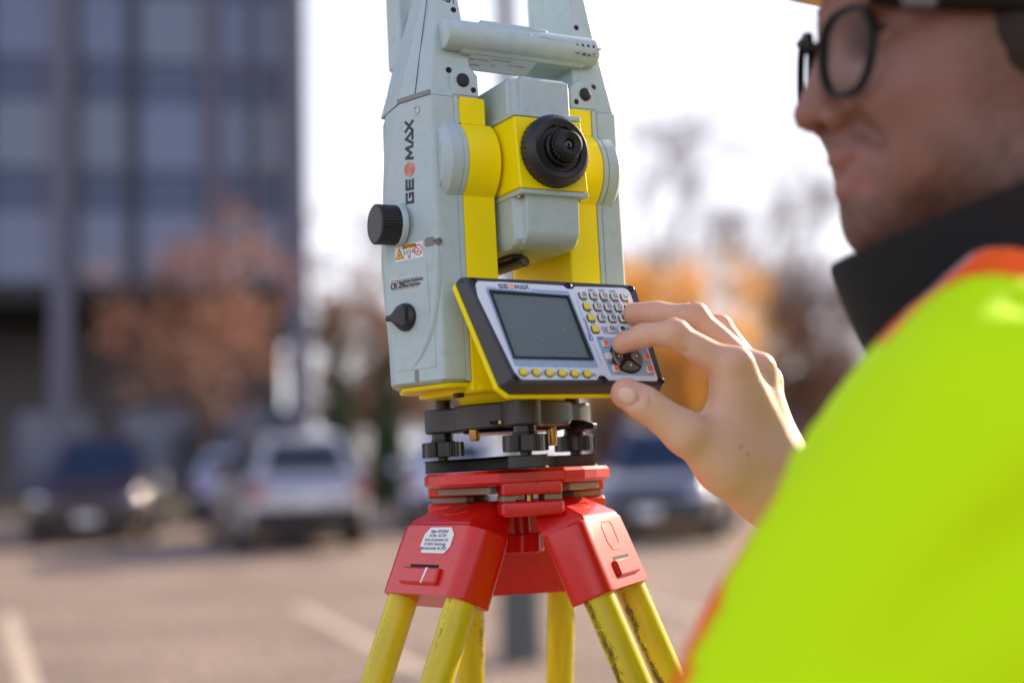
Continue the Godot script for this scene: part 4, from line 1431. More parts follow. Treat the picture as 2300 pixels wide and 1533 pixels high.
func surveyor():
	var base := Vector3(0.43, ground_y(0.43, -0.79), -0.79)
	var o := thing("person", "person in glasses and a lime high-visibility jacket, pressing the keypad with one hand", "person", base)
	var shift := Transform3D(Basis.IDENTITY, Vector3(0, EYE, 0) - base)
	var skin := mat("skin", Color.WHITE, 0.46)
	skin.vertex_color_use_as_albedo = true
	skin.subsurf_scatter_enabled = true
	skin.subsurf_scatter_strength = 0.13
	tri_map(skin, 55.0, null, noise_tex(0.16, 256, 5.0, 31), 0.5)
	var body := MM.new()
	body.t = shift
	body.colored = true
	# ---- head and neck
	var hd := Field.new()
	var hb := Basis(HX, HY, HZ)
	var E := func(f: float, u: float, l: float, r: Vector3, bl := 0.012, cut := false): hd.ell(hp(f, u, l), r * 0.001, bl, cut, hb)
	E.call(-38, 52, 0, Vector3(97, 98, 75))
	E.call(2, -4, 0, Vector3(50, 74, 56), 0.03)
	E.call(-3, -42, 0, Vector3(45, 40, 50), 0.025)
	E.call(30.5, -68, 0, Vector3(14.5, 17, 22), 0.022)
	E.call(-30, -42, 0, Vector3(45, 36, 60), 0.03)
	for s in [-1, 1]:
		hd.cap(hp(50, 55, 8 * s), hp(34, 57, 44 * s), 0.008, 0.008, 0.014)
		E.call(45, 37, 31 * s, Vector3(17, 13, 18), 0.012, true)
		E.call(28, 36, 31 * s, Vector3(14.0, 13.0, 14.5), 0.004)
		E.call(28, 4, 43 * s, Vector3(22, 21, 18), 0.02)
		E.call(16, -30, 44 * s, Vector3(18, 20, 14), 0.02)
		E.call(55, -8, 12 * s, Vector3(12, 8.5, 7.0), 0.006)
		hd.cap(hp(42, 36.0, 14 * s), hp(25, 35, 47 * s), 0.0036, 0.003, 0.003, true)
	hd.cap(hp(52.5, 46, 0), hp(60.5, 14, 0), 0.008, 0.009, 0.012)
	hd.cap(hp(60.5, 14, 0), hp(69.5, -3.5, 0), 0.009, 0.0105, 0.008)
	for s in [-1, 1]: E.call(63, -11, 8.0 * s, Vector3(8.0, 3.6, 4.2), 0.003, true)
	E.call(47, -22, 0, Vector3(9, 9, 16), 0.010)
	for s in [-1, 1]:
		hd.cap(hp(53, -29.5, 3 * s), hp(41, -24.0, 25 * s), 0.0056, 0.0034, 0.004)
		hd.cap(hp(48.5, -47, 3 * s), hp(41, -31, 25 * s), 0.0062, 0.0034, 0.0045)
	for s in [-1, 1]:
		hd.cap(hp(66, -39.0, 0), hp(51, -32.5, 19 * s), 0.0046, 0.0022, 0.003, true)
		hd.cap(hp(50, -11, 20 * s), hp(40, -22, 32 * s), 0.003, 0.002, 0.014, true)
	E.call(-58, 8, 73, Vector3(17, 30, 6), 0.006)
	E.call(-58, 8, -73, Vector3(17, 30, 6), 0.006)
	hd.cap(hp(-42, -55, 0), hp(-66, -150, 0), 0.054, 0.06, 0.03)
	var bn := FastNoiseLite.new()
	bn.frequency = 110.0
	var tone := func(p: Vector3) -> Color:
		var q := p - HEAD_O
		var f := q.dot(HX) * 1000.0
		var u := q.dot(HY) * 1000.0
		var l := absf(q.dot(HZ)) * 1000.0
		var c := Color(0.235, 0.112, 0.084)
		var fleck := bn.get_noise_3dv(p)
		var mouth := smoothstep(22.0, 10.0, absf(u + 38.0) + maxf(0.0, 34.0 - f) * 1.2)
		var beard := smoothstep(-10.0, -44.0, u + 0.30 * (f - 30.0)) * (1.0 - 0.9 * mouth) * smoothstep(-130.0, -100.0, u)
		beard = maxf(beard, smoothstep(20.0, -6.0, f) * smoothstep(72.0, 48.0, u) * smoothstep(-70.0, -40.0, u) * 0.8)
		beard = maxf(beard, 0.6 * smoothstep(7.0, 1.0, absf(u + 21.0)) * smoothstep(40.0, 46.0, f) * smoothstep(30.0, 20.0, l))
		c = c.lerp(Color(0.085, 0.046, 0.032), clampf(beard * (0.62 + 0.55 * fleck), 0.0, 1.0))
		c = c.lerp(Color(0.34, 0.13, 0.09), 0.35 * smoothstep(24.0, 6.0, Vector2(f - 66.0, u + 4.0).length()))
		if absf(u + 39.0) < 13.0 and f > 38.0 and l < 25.0 and (absf(u + 31.0) < 6.0 or absf(u + 47.0) < 7.0): c = c.lerp(Color(0.34, 0.11, 0.10), 0.45)
		return c
	hd.nets(body, hp(90, -130, 0) - Vector3(0.01, 0.0, 0.09), hp(-145, 160, 0) + Vector3(0.01, 0.02, 0.09), 0.0036, tone)
	# ---- right hand, its fingers on the keys and its thumb under the edge
	var hf := Field.new()
	var chain := func(a: Array, r: Array, bl: float):
		for i in a.size() - 1: hf.cap(a[i], a[i + 1], r[i], r[i + 1], bl)
	chain.call([R_WR, Vector3(0.1484, 0.0021, -0.925), Vector3(0.116, 0.0243, -0.905)], [0.022, 0.0195, 0.0145], 0.02)
	chain.call([Vector3(0.116, 0.0243, -0.905), Vector3(0.088, 0.046, -0.9), Vector3(0.0765, 0.0535, -0.9025)], [0.0146, 0.0110, 0.0108], 0.006)
	hf.cap(R_WR, Vector3(0.1531, 0.0661, -0.917), 0.021, 0.0125, 0.02)
	hf.cap(R_WR, Vector3(0.1716, 0.0629, -0.938), 0.021, 0.0125, 0.02)
	hf.cap(R_WR, Vector3(0.1801, 0.0563, -0.958), 0.02, 0.012, 0.02)
	hf.cap(R_WR, Vector3(0.1832, 0.046, -0.975), 0.02, 0.011, 0.02)
	hf.cap(Vector3(0.150, 0.006, -0.922), Vector3(0.152, 0.052, -0.922), 0.014, 0.011, 0.022)
	hf.cap(Vector3(0.132, 0.024, -0.917), Vector3(0.149, 0.036, -0.927), 0.008, 0.011, 0.012)
	chain.call([Vector3(0.1531, 0.0671, -0.916), Vector3(0.1138, 0.0937, -0.915), Vector3(0.0935, 0.0945, -0.92), Vector3(0.0776, 0.0899, -0.925)], [0.0124, 0.0094, 0.0084, 0.0074], 0.004)
	chain.call([Vector3(0.1716, 0.0639, -0.937), Vector3(0.1321, 0.1067, -0.94), Vector3(0.1059, 0.1118, -0.944), Vector3(0.0896, 0.1138, -0.948)], [0.0128, 0.0102, 0.0092, 0.0082], 0.004)
	chain.call([Vector3(0.1801, 0.0573, -0.958), Vector3(0.1551, 0.1031, -0.972), Vector3(0.1332, 0.108, -0.985), Vector3(0.1183, 0.1036, -0.99)], [0.0118, 0.0092, 0.0082, 0.0072], 0.004)
	chain.call([Vector3(0.1832, 0.047, -0.975), Vector3(0.1699, 0.0884, -0.99), Vector3(0.1527, 0.0947, -0.998), Vector3(0.1394, 0.0943, -1.0)], [0.0105, 0.008, 0.0072, 0.0064], 0.004)
	for q in [Vector3(0.1553, 0.0722, -0.914), Vector3(0.1755, 0.0692, -0.9365), Vector3(0.1838, 0.061, -0.957)]: hf.ell(q, Vector3(0.0105, 0.0095, 0.0105), 0.010)
	for q in [[Vector3(0.1145, 0.0965, -0.9125), 0.0078], [Vector3(0.1325, 0.1105, -0.939), 0.0082]]: hf.ell(q[0], Vector3.ONE * q[1], 0.006)
	hf.cap(R_WR, Vector3(0.232, -0.075, -0.965), 0.025, 0.031, 0.02)
	hf.cap(Vector3(0.1205, 0.0815, -0.906), Vector3(0.1225, 0.0835, -0.925), 0.0009, 0.0009, 0.004, true)
	hf.cap(Vector3(0.0985, 0.0855, -0.912), Vector3(0.0995, 0.0855, -0.93), 0.0009, 0.0009, 0.004, true)
	for i in 3: hf.cap(Vector3(0.0865 + i * 0.0032, 0.0545 + i * 0.0006, -0.8925), Vector3(0.0835 + i * 0.0036, 0.0452 - i * 0.0012, -0.8895), 0.0005, 0.0005, 0.0022, true)
	var wr := R_WR + Vector3(0.012, 0.010, 0.009)
	for kn in [Vector3(0.1583, 0.0742, -0.911), Vector3(0.1785, 0.0716, -0.934), Vector3(0.1868, 0.0632, -0.955)]:
		hf.cap(kn, kn.lerp(wr, 0.75) + Vector3(0.002, 0.002, 0.001), 0.0044, 0.0028, 0.007)
	for q in [[Vector3(0.1145, 0.1035, -0.9095), 0.0055], [Vector3(0.0945, 0.1035, -0.914), 0.0045], [Vector3(0.1325, 0.118, -0.936), 0.0055]]:
		for j in 3: hf.cap(q[0] + Vector3((j - 1) * 0.0026, 0.0, -q[1]), q[0] + Vector3((j - 1) * 0.0026, -0.002, q[1]), 0.0004, 0.0004, 0.0018, true)
	var nt := frame(Vector3(0.0752, 0.0526, -0.8905), Vector3(0.86, -0.5, 0.1), Vector3(0.42, 0.78, 0.42))
	for i in 10:
		var a0 := deg_to_rad(-110.0 + 22.0 * i)
		var a1 := deg_to_rad(-110.0 + 22.0 * (i + 1))
		hf.cap(nt * Vector3(0.0016 + 0.0068 * cos(a0), -0.0006 + 0.006 * sin(a0), -0.0006), nt * Vector3(0.0016 + 0.0068 * cos(a1), -0.0006 + 0.006 * sin(a1), -0.0006), 0.0005, 0.0005, 0.002, true)
	var vein := FastNoiseLite.new()
	vein.frequency = 30.0
	var htone := func(p: Vector3) -> Color:
		var c := Color(0.80, 0.50, 0.335)
		var red := Color(0.7, 0.3, 0.2)
		for tip in [Vector3(0.0776, 0.0899, -0.925), Vector3(0.0896, 0.1138, -0.948), Vector3(0.0765, 0.0535, -0.9025)]: c = c.lerp(red, 0.55 * smoothstep(0.024, 0.004, p.distance_to(tip)))
		for kn in [Vector3(0.1553, 0.0762, -0.914), Vector3(0.1755, 0.0732, -0.9365), Vector3(0.114, 0.1, -0.912), Vector3(0.1325, 0.114, -0.938)]: c = c.lerp(red, 0.35 * smoothstep(0.014, 0.003, p.distance_to(kn)))
		c = c.lerp(Color(0.7, 0.41, 0.24), 0.25 + 0.5 * vein.get_noise_3dv(p) + 0.25 * bn.get_noise_3dv(p * 4.0))
		for mole in [Vector3(0.166, 0.0285, -0.913), Vector3(0.157, 0.008, -0.905), Vector3(0.152, 0.012, -0.904)]:
			if p.distance_to(mole) < 0.007 and Vector2(p.x - mole.x, p.y - mole.y).length() < 0.0009: c = Color(0.55, 0.30, 0.17)
		return c
	hf.nets(body, Vector3(0.06, -0.07, -1.02), Vector3(0.245, 0.135, -0.875), 0.0024, htone)
	# ---- the rest of him, under the clothes
	var tr := Field.new()
	tr.cap(NECK + Vector3(0.02, -0.05, 0), HIP, 0.09, 0.1, 0.05)
	tr.cap(R_SH, R_EL, 0.045, 0.038, 0.03)
	tr.cap(R_EL, Vector3(0.232, -0.075, -0.965), 0.036, 0.03, 0.02)
	tr.cap(L_SH, L_EL, 0.05, 0.04, 0.03)
	tr.cap(L_EL, L_WR, 0.036, 0.027, 0.02)
	tr.cap(L_WR, L_WR + Vector3(-0.02, 0.0, -0.07), 0.028, 0.024, 0.02)
	tr.cap(R_SH, L_SH, 0.06, 0.06, 0.05)
	for s in [-1, 1]:
		tr.cap(HIP + Vector3(0, -0.02, 0.09 * s), Vector3(0.42 + 0.02 * s, -0.8, -0.79 + 0.1 * s), 0.075, 0.055, 0.03)
		tr.cap(Vector3(0.42 + 0.02 * s, -0.8, -0.79 + 0.1 * s), Vector3(0.44 + 0.03 * s, -1.2, -0.79 + 0.1 * s), 0.052, 0.036, 0.02)
	tr.nets(body, Vector3(-0.02, -1.27, -1.12), Vector3(0.62, 0.1, -0.48), 0.018, func(_p): return Color(0.55, 0.33, 0.23))
	part("body", body, skin, o, 89)
	# nails
	var nl := MM.new()
	var ninv := shift
	nl.t = ninv * frame(Vector3(0.0752, 0.0526, -0.8905), Vector3(0.86, -0.5, 0.1), Vector3(0.42, 0.78, 0.42))
	nl.ball(Vector3(0.0016, -0.0006, 0.0003), Vector3(0.0064, 0.0056, 0.0018), 18, 10)
	part("fingernail", nl, mat("nail", Color(0.93, 0.78, 0.72), 0.22), o, 60)
	# eyes, teeth, brows, lashes, hair
	for s in [-1, 1]:
		var m := MM.new()
		m.t = shift
		m.ball(hp(28.0, 35.8, 31 * s), Vector3.ONE * 0.0118, 18, 12)
		part("eye", m, mat("eye_white", Color(0.4, 0.36, 0.33), 0.2), o, 60)
		m = MM.new()
		m.t = shift
		m.ball(hp(38.0, 35.0, 30 * s), Vector3(0.0032, 0.0052, 0.0052), 14, 10)
		part("iris", m, mat("iris", Color(0.07, 0.04, 0.025), 0.15), o, 60)
		m = MM.new()
		m.t = shift
		m.tube([hp(41, 38, 19 * s), hp(42.5, 39, 30 * s), hp(31, 37, 46 * s)], [0.0026, 0.0036, 0.002], 6)
		m.tube([hp(57, 57, 9 * s), hp(53, 62, 24 * s), hp(38, 60, 46 * s)], [0.003, 0.0042, 0.0018], 8)
		part("eyebrow", m, mat("hair", Color(0.09, 0.06, 0.045), 0.6), o, 60)
	var th := MM.new()
	th.t = shift
	for i in 9:
		var a := deg_to_rad(-56.0 + 14.0 * i)
		th.ball(hp(20.0 + 26.0 * cos(a), -36.0 + 7.0 * absf(sin(a)), 22.0 * sin(a)), Vector3(0.0036, 0.0058, 0.0036), 10, 8)
	part("teeth", th, mat("teeth", Color(0.85, 0.78, 0.66), 0.3), o, 60)
	var hr := Field.new()
	hr.wrinkle = 0.004
	hr.noise.frequency = 90.0
	hr.ell(hp(-48, 56, 0), Vector3(0.093, 0.104, 0.0795), 0.01, false, hb)
	for s in [-1, 1]: hr.cap(hp(-18, 50, 69 * s), hp(-22, 22, 70 * s), 0.010, 0.005, 0.012)
	hr.ell(hp(82, 4, 0), Vector3(0.084, 0.085, 0.14), 0.012, true, hb)
	hr.ell(hp(-40, -90, 0), Vector3(0.11, 0.1, 0.14), 0.012, true, hb)
	var hm := MM.new()
	hm.t = shift
	hr.nets(hm, hp(60, -50, 0) - Vector3(0.01, 0, 0.09), hp(-150, 172, 0) + Vector3(0.01, 0.02, 0.09), 0.0075)
	part("hair", hm, M.hair, o, 80)
	glasses(o, shift)
	hard_hat(o, shift)
	# ---- clothes
	jacket(o, shift)
	collar(o, shift)
	var tz := Field.new()
	for s in [-1, 1]:
		tz.cap(HIP + Vector3(0, -0.02, 0.09 * s), Vector3(0.42 + 0.02 * s, -0.8, -0.79 + 0.1 * s), 0.095, 0.072, 0.03)
		tz.cap(Vector3(0.42 + 0.02 * s, -0.8, -0.79 + 0.1 * s), Vector3(0.44 + 0.03 * s, -1.2, -0.79 + 0.1 * s), 0.07, 0.058, 0.02)
	var tm := MM.new()
	tm.t = shift
	tz.nets(tm, Vector3(0.28, -1.27, -1.05), Vector3(0.62, -0.3, -0.52), 0.018)
	part("trousers", tm, mat("denim", Color(0.16, 0.19, 0.26), 0.85), o, 80)
	for s in [-1, 1]:
		var bt := Field.new()
		var g := ground_y(0.42, -0.79 + 0.1 * s) - EYE
		bt.cap(Vector3(0.45 + 0.03 * s, g + 0.055, -0.79 + 0.1 * s), Vector3(0.30 + 0.03 * s, g + 0.045, -0.79 + 0.11 * s), 0.054, 0.044, 0.03)
		bt.cap(Vector3(0.44 + 0.03 * s, g + 0.2, -0.79 + 0.1 * s), Vector3(0.45 + 0.03 * s, g + 0.06, -0.79 + 0.1 * s), 0.056, 0.056, 0.03)
		var bm := MM.new()
		bm.t = shift
		bt.nets(bm, Vector3(0.2, g - 0.01, -0.88 + 0.1 * s), Vector3(0.56, g + 0.27, -0.7 + 0.1 * s), 0.012)
		part("boot", bm, mat("leather", Color(0.25, 0.17, 0.1), 0.7), o, 80)

func glasses(o: Node3D, shift: Transform3D):
	var fm := mat("spectacle_frame", Color(0.03, 0.03, 0.035), 0.4, 0.0, 0.3)
	var glass := StandardMaterial3D.new()
	glass.albedo_color = Color(0.8, 0.83, 0.78, 0.03)
	glass.transparency = BaseMaterial3D.TRANSPARENCY_ALPHA
	glass.roughness = 0.04
	glass.metallic_specular = 0.2
	var m := MM.new()
	m.t = shift
	var ends := []
	for s in [-1, 1]:
		var a := deg_to_rad(12.5)
		var c := hp(61, 27, 33 * s)
		var ux: Vector3 = (HX * -sin(a) + HZ * s * cos(a)).normalized()      # towards the temple
		var uy := HY
		var uz: Vector3 = (HX * cos(a) + HZ * s * sin(a)).normalized()
		var inner := PackedVector3Array()
		var loop := []
		for i in 40:
			var t := TAU * i / 40.0
			var ex := signf(cos(t)) * pow(absf(cos(t)), 0.72) * 0.0255
			var ey := signf(sin(t)) * pow(absf(sin(t)), 0.78) * 0.0262 * (1.0 if sin(t) < 0 else 0.9)
			ex *= 1.0 - 0.10 * clampf(-sin(t), 0, 1)
			loop.append([ux * ex + uy * ey, ux * ex * 0.87 + uy * ey * 0.885])
		for i in 40:
			var p = loop[i]
			var q = loop[(i + 1) % 40]
			var d: Vector3 = uz * 0.0021
			var P0: Vector3 = c + p[0]
			var Q0: Vector3 = c + q[0]
			var P1: Vector3 = c + p[1]
			var Q1: Vector3 = c + q[1]
			m.quad(P0 - d, Q0 - d, Q0 + d, P0 + d)
			m.quad(P1 + d, Q1 + d, Q1 - d, P1 - d)
			m.quad(P0 + d, Q0 + d, Q1 + d, P1 + d)
			m.quad(P1 - d, Q1 - d, Q0 - d, P0 - d)
		var lens := MM.new()
		lens.t = shift
		for i in 40:
			var p = loop[i]
			var q = loop[(i + 1) % 40]
			lens.tri(c, c + p[1] * 1.03, c + q[1] * 1.03)
		part("spectacle_lens", lens, glass, o, 60)
		var hinge: Vector3 = c + ux * 0.0225 + uy * 0.0235
		m.tube([hinge, hp(40, 45.5, 66 * s), hp(0, 44, 77 * s), hp(-50, 42, 80 * s), hp(-72, 24, 80 * s)], [0.0035, 0.0046, 0.0042, 0.0034, 0.003], 8)
		ends.append(c - ux * 0.0245 + uy * 0.008)
	m.tube([ends[0], hp(73, 34, 0), ends[1]], 0.0026, 8)
	part("spectacle_frame", m, fm, o, 50)
	m = MM.new()
	m.t = shift
	m.t = m.t * frame(hp(36, 45.3, 71.0), HX, HY)
	m.box(Vector3(0, 0, 0), Vector3(0.018, 0.0074, 0.006), 0.001)
	part("temple_badge", m, mat("badge_grey", Color(0.36, 0.36, 0.37), 0.5), o)

func hard_hat(o: Node3D, shift: Transform3D):
	var m := MM.new()
	m.t = shift * Transform3D(Basis(HX, HY, HZ), hp(-42, 93, 0))
	var rings := []
	for e in [[1.22, -0.006], [1.24, -0.003], [1.05, 0.004], [1.0, 0.01], [0.98, 0.04], [0.88, 0.075], [0.68, 0.104], [0.4, 0.121], [0.1, 0.127]]:
		var r := PackedVector3Array()
		for j in 40:
			var a := TAU * j / 40.0
			var peak := 1.0 + (0.05 * pow(maxf(cos(a), 0.0), 2.0) if e[0] > 1.1 else 0.0)
			r.append(Vector3(cos(a) * 0.118 * e[0] * peak, e[1], -sin(a) * 0.098 * e[0]))
		rings.append(r)
	m.loft(rings)
	part("hard_hat", m, mat("hat_shell", Color(0.86, 0.66, 0.2), 0.35), o, 40)

func collar(o: Node3D, shift: Transform3D):
	var Ft := Vector3(0.1864, 0.1126, -0.75)
	var Bt := Vector3(0.3597, 0.1703, -0.75)
	var Fb := Vector3(0.2124, 0.050, -0.76)
	var Bb := Vector3(0.3974, 0.0724, -0.77)
	var rings := []
	for e in [[0.0, 0.0], [0.33, 0.002], [0.66, 0.002], [0.94, 0.001], [1.0, -0.001], [0.97, -0.006], [0.6, -0.008], [0.2, -0.008]]:
		var F := Fb.lerp(Ft, e[0])
		var B := Bb.lerp(Bt, e[0])
		var c := (F + B) / 2.0
		var ax := (F - B) / 2.0
		var hw: float = lerpf(0.088, 0.078, e[0]) + e[1]
		var r := PackedVector3Array()
		for j in 48:
			var a := TAU * j / 48.0
			var pinch := 1.0 - 0.18 * pow(maxf(cos(a), 0.0), 6.0)
			r.append(c + ax * (1.0 + e[1] / 0.09) * cos(a) + Vector3(0, 0.1 * -0.1, 1.0) * hw * sin(a) * pinch)
		rings.append(r)
	var m := MM.new()
	m.t = shift
	m.loft(rings, false, false)
	var cl := mat("dark_fleece", Color(0.075, 0.082, 0.08), 0.95)
	cl.rim_enabled = true
	cl.rim = 0.25
	tri_map(cl, 40.0, null, noise_tex(0.2, 256, 6.0, 41), 0.7)
	part("collar", m, cl, o, 80)

func jacket_field() -> Field:
	var jk := Field.new()
	jk.wrinkle = 0.022
	jk.noise.frequency = 7.0
	jk.noise.fractal_octaves = 3
	var aa := (L_EL - L_SH).normalized()
	jk.noise_basis = Basis(aa * 0.55, Vector3(aa.y, -aa.x, 0) * 1.9, Vector3.BACK * 1.5).transposed()
	jk.cap(L_SH, L_EL, 0.098, 0.079, 0.03)
	jk.cap(L_EL, L_WR, 0.075, 0.052, 0.03)
	jk.cap(R_SH, R_EL, 0.075, 0.062, 0.03)
	jk.cap(R_EL, Vector3(0.2160, -0.0565, -0.958), 0.056, 0.036, 0.02)
	jk.cap(NECK + Vector3(0.04, -0.062, 0.02), L_SH + Vector3(0.03, 0.006, -0.02), 0.072, 0.09, 0.03)
	jk.cap(NECK + Vector3(0.03, -0.055, -0.02), R_SH, 0.08, 0.075, 0.05)
	jk.cap(Vector3(0.245, 0.0, -0.612), Vector3(0.29, 0.03, -0.72), 0.082, 0.078, 0.02)
	jk.ell(Vector3(0.36, -0.15, -0.78), Vector3(0.135, 0.2, 0.19), 0.06)
	jk.ell(Vector3(0.42, -0.4, -0.79), Vector3(0.14, 0.2, 0.175), 0.08)
	return jk

func jacket(o: Node3D, shift: Transform3D):
	var jk := jacket_field()
	var axis := (L_EL - L_SH).normalized()
	var fold := FastNoiseLite.new()
	fold.frequency = 9.0
	var paint := func(p: Vector3) -> Color:
		var green := Color(0.60, 0.93, 0.004)
		var orange := Color(0.95, 0.13, 0.02)
		var grey := Color(0.34, 0.38, 0.42)
		var dark := Color(0.008, 0.009, 0.009)
		var q := p - L_SH
		var s := q.dot(axis)
		if p.y > 0.015 and p.x > 0.17 and p.z > -0.9:
			if p.z < -0.70: return dark
			if p.z < -0.662: return grey
			if p.z < -0.602: return orange
		# trim down the front seam of the sleeve
		if s > 0.05 and p.z > -0.72:
			if p.z < -0.655: return grey
			if p.z < lerpf(-0.622, -0.580, clampf((s - 0.05) / 0.1, 0.0, 1.2)): return orange
		if absf(p.y + 0.36) < 0.025 and p.x > 0.25: return grey
		return green
	var m := MM.new()
	m.t = shift
	m.colored = true
	jk.nets(m, Vector3(-0.06, -0.62, -1.13), Vector3(0.62, 0.16, -0.44), 0.012, paint)
	var hv := mat("hi_vis", Color.WHITE, 0.7, 0.0, 0.2)
	hv.vertex_color_use_as_albedo = true
	tri_map(hv, 30.0, null, noise_tex(0.2, 256, 3.0, 44), 0.25)
	part("jacket", m, hv, o, 80)

# ---------------------------------------------------------------- the car park, its cars, the buildings and the trees
var G: Transform3D                       # the sloping ground, its origin at the tripod

func surroundings():
	var n := Vector3(0.0245, 1.0, 0.016).normalized()
	var x := Vector3(1, -0.0245, 0).normalized()
	var z := x.cross(n).normalized()
	G = Transform3D(Basis(n.cross(z).normalized(), n, z), Vector3(0, 0, -1))
	ground()
	building()
	trees()
	pole()
	cars()

func put(o: Node3D, x: float, z: float, turn := 0.0): o.transform = G * Transform3D(Basis(Vector3.UP, deg_to_rad(turn)), Vector3(x, 0, z))

func ground():
	var g := MM.new()
	g.t = G
	var n := 14
	for i in n:
		for j in n:
			var f := func(a: int) -> float: return signf(a - n / 2.0) * pow(absf(a - n / 2.0) / (n / 2.0), 3.0) * 420.0
			var x0: float = f.call(i)
			var x1: float = f.call(i + 1)
			var z0: float = f.call(j)
			var z1: float = f.call(j + 1)
			g.quad(Vector3(x0, 0, z1), Vector3(x1, 0, z1), Vector3(x1, 0, z0), Vector3(x0, 0, z0))
	var a := mat("asphalt", Color.WHITE, 0.92)
	var worn := noise_tex(0.012, 512, 0.0, 51, 5, grad([[0.0, Color(0.435, 0.38, 0.335)], [0.45, Color(0.505, 0.44, 0.39)], [0.62, Color(0.54, 0.47, 0.42)], [1.0, Color(0.575, 0.5, 0.45)]]))
	a.uv1_triplanar = true
	a.uv1_world_triplanar = true
	a.uv1_scale = Vector3.ONE * 0.11
	a.albedo_texture = worn
	a.normal_enabled = true
	a.normal_texture = noise_tex(0.3, 256, 2.0, 52)
	struct("car_park", g, a)
	# painted bay lines, 4 mm above
	var paint := mat("road_paint", Color(0.72, 0.66, 0.58), 0.8)
	for q in [[-4.53, -10.64, -2.7, -6.3], [-2.02, -10.75, -0.5, -6.6], [0.9, -10.8, 2.2, -6.7], [-7.2, -10.6, -5.0, -6.2], [3.6, -10.8, 4.8, -6.7]]:
		var p := MM.new()
		p.t = G
		var a0 := Vector2(q[0], q[1])
		var d := (Vector2(q[2], q[3]) - a0).normalized()
		var s := Vector2(-d.y, d.x) * 0.055
		var pts := []
		for k in 9: pts.append(a0.lerp(Vector2(q[2], q[3]), k / 8.0))
		for k in 8:
			p.quad(Vector3(pts[k].x + s.x, 0.004, pts[k].y + s.y), Vector3(pts[k].x - s.x, 0.004, pts[k].y - s.y), Vector3(pts[k + 1].x - s.x, 0.004, pts[k + 1].y - s.y), Vector3(pts[k + 1].x + s.x, 0.004, pts[k + 1].y + s.y))
		p.flip = true
		struct("bay_line" if not used.has("bay_line") else numbered("bay_line"), p, paint)
		if not used.has("bay_line"): used["bay_line"] = 0
	# verge with a kerb in front of the trees and the building
	var v := MM.new()
	v.t = G
	v.box(Vector3(0, 0.06, -38.0), Vector3(120.0, 0.12, 14.0), 0.0)
	struct("grass_verge", v, mat("dry_grass", Color(0.36, 0.31, 0.19), 0.95))
	v = MM.new()
	v.t = G
	for i in 40: v.box(Vector3(-60 + i * 3.0, 0.065, -30.88), Vector3(2.97, 0.13, 0.22), 0.02)
	struct("kerb", v, mat("kerb_stone", Color(0.6, 0.57, 0.53), 0.85))

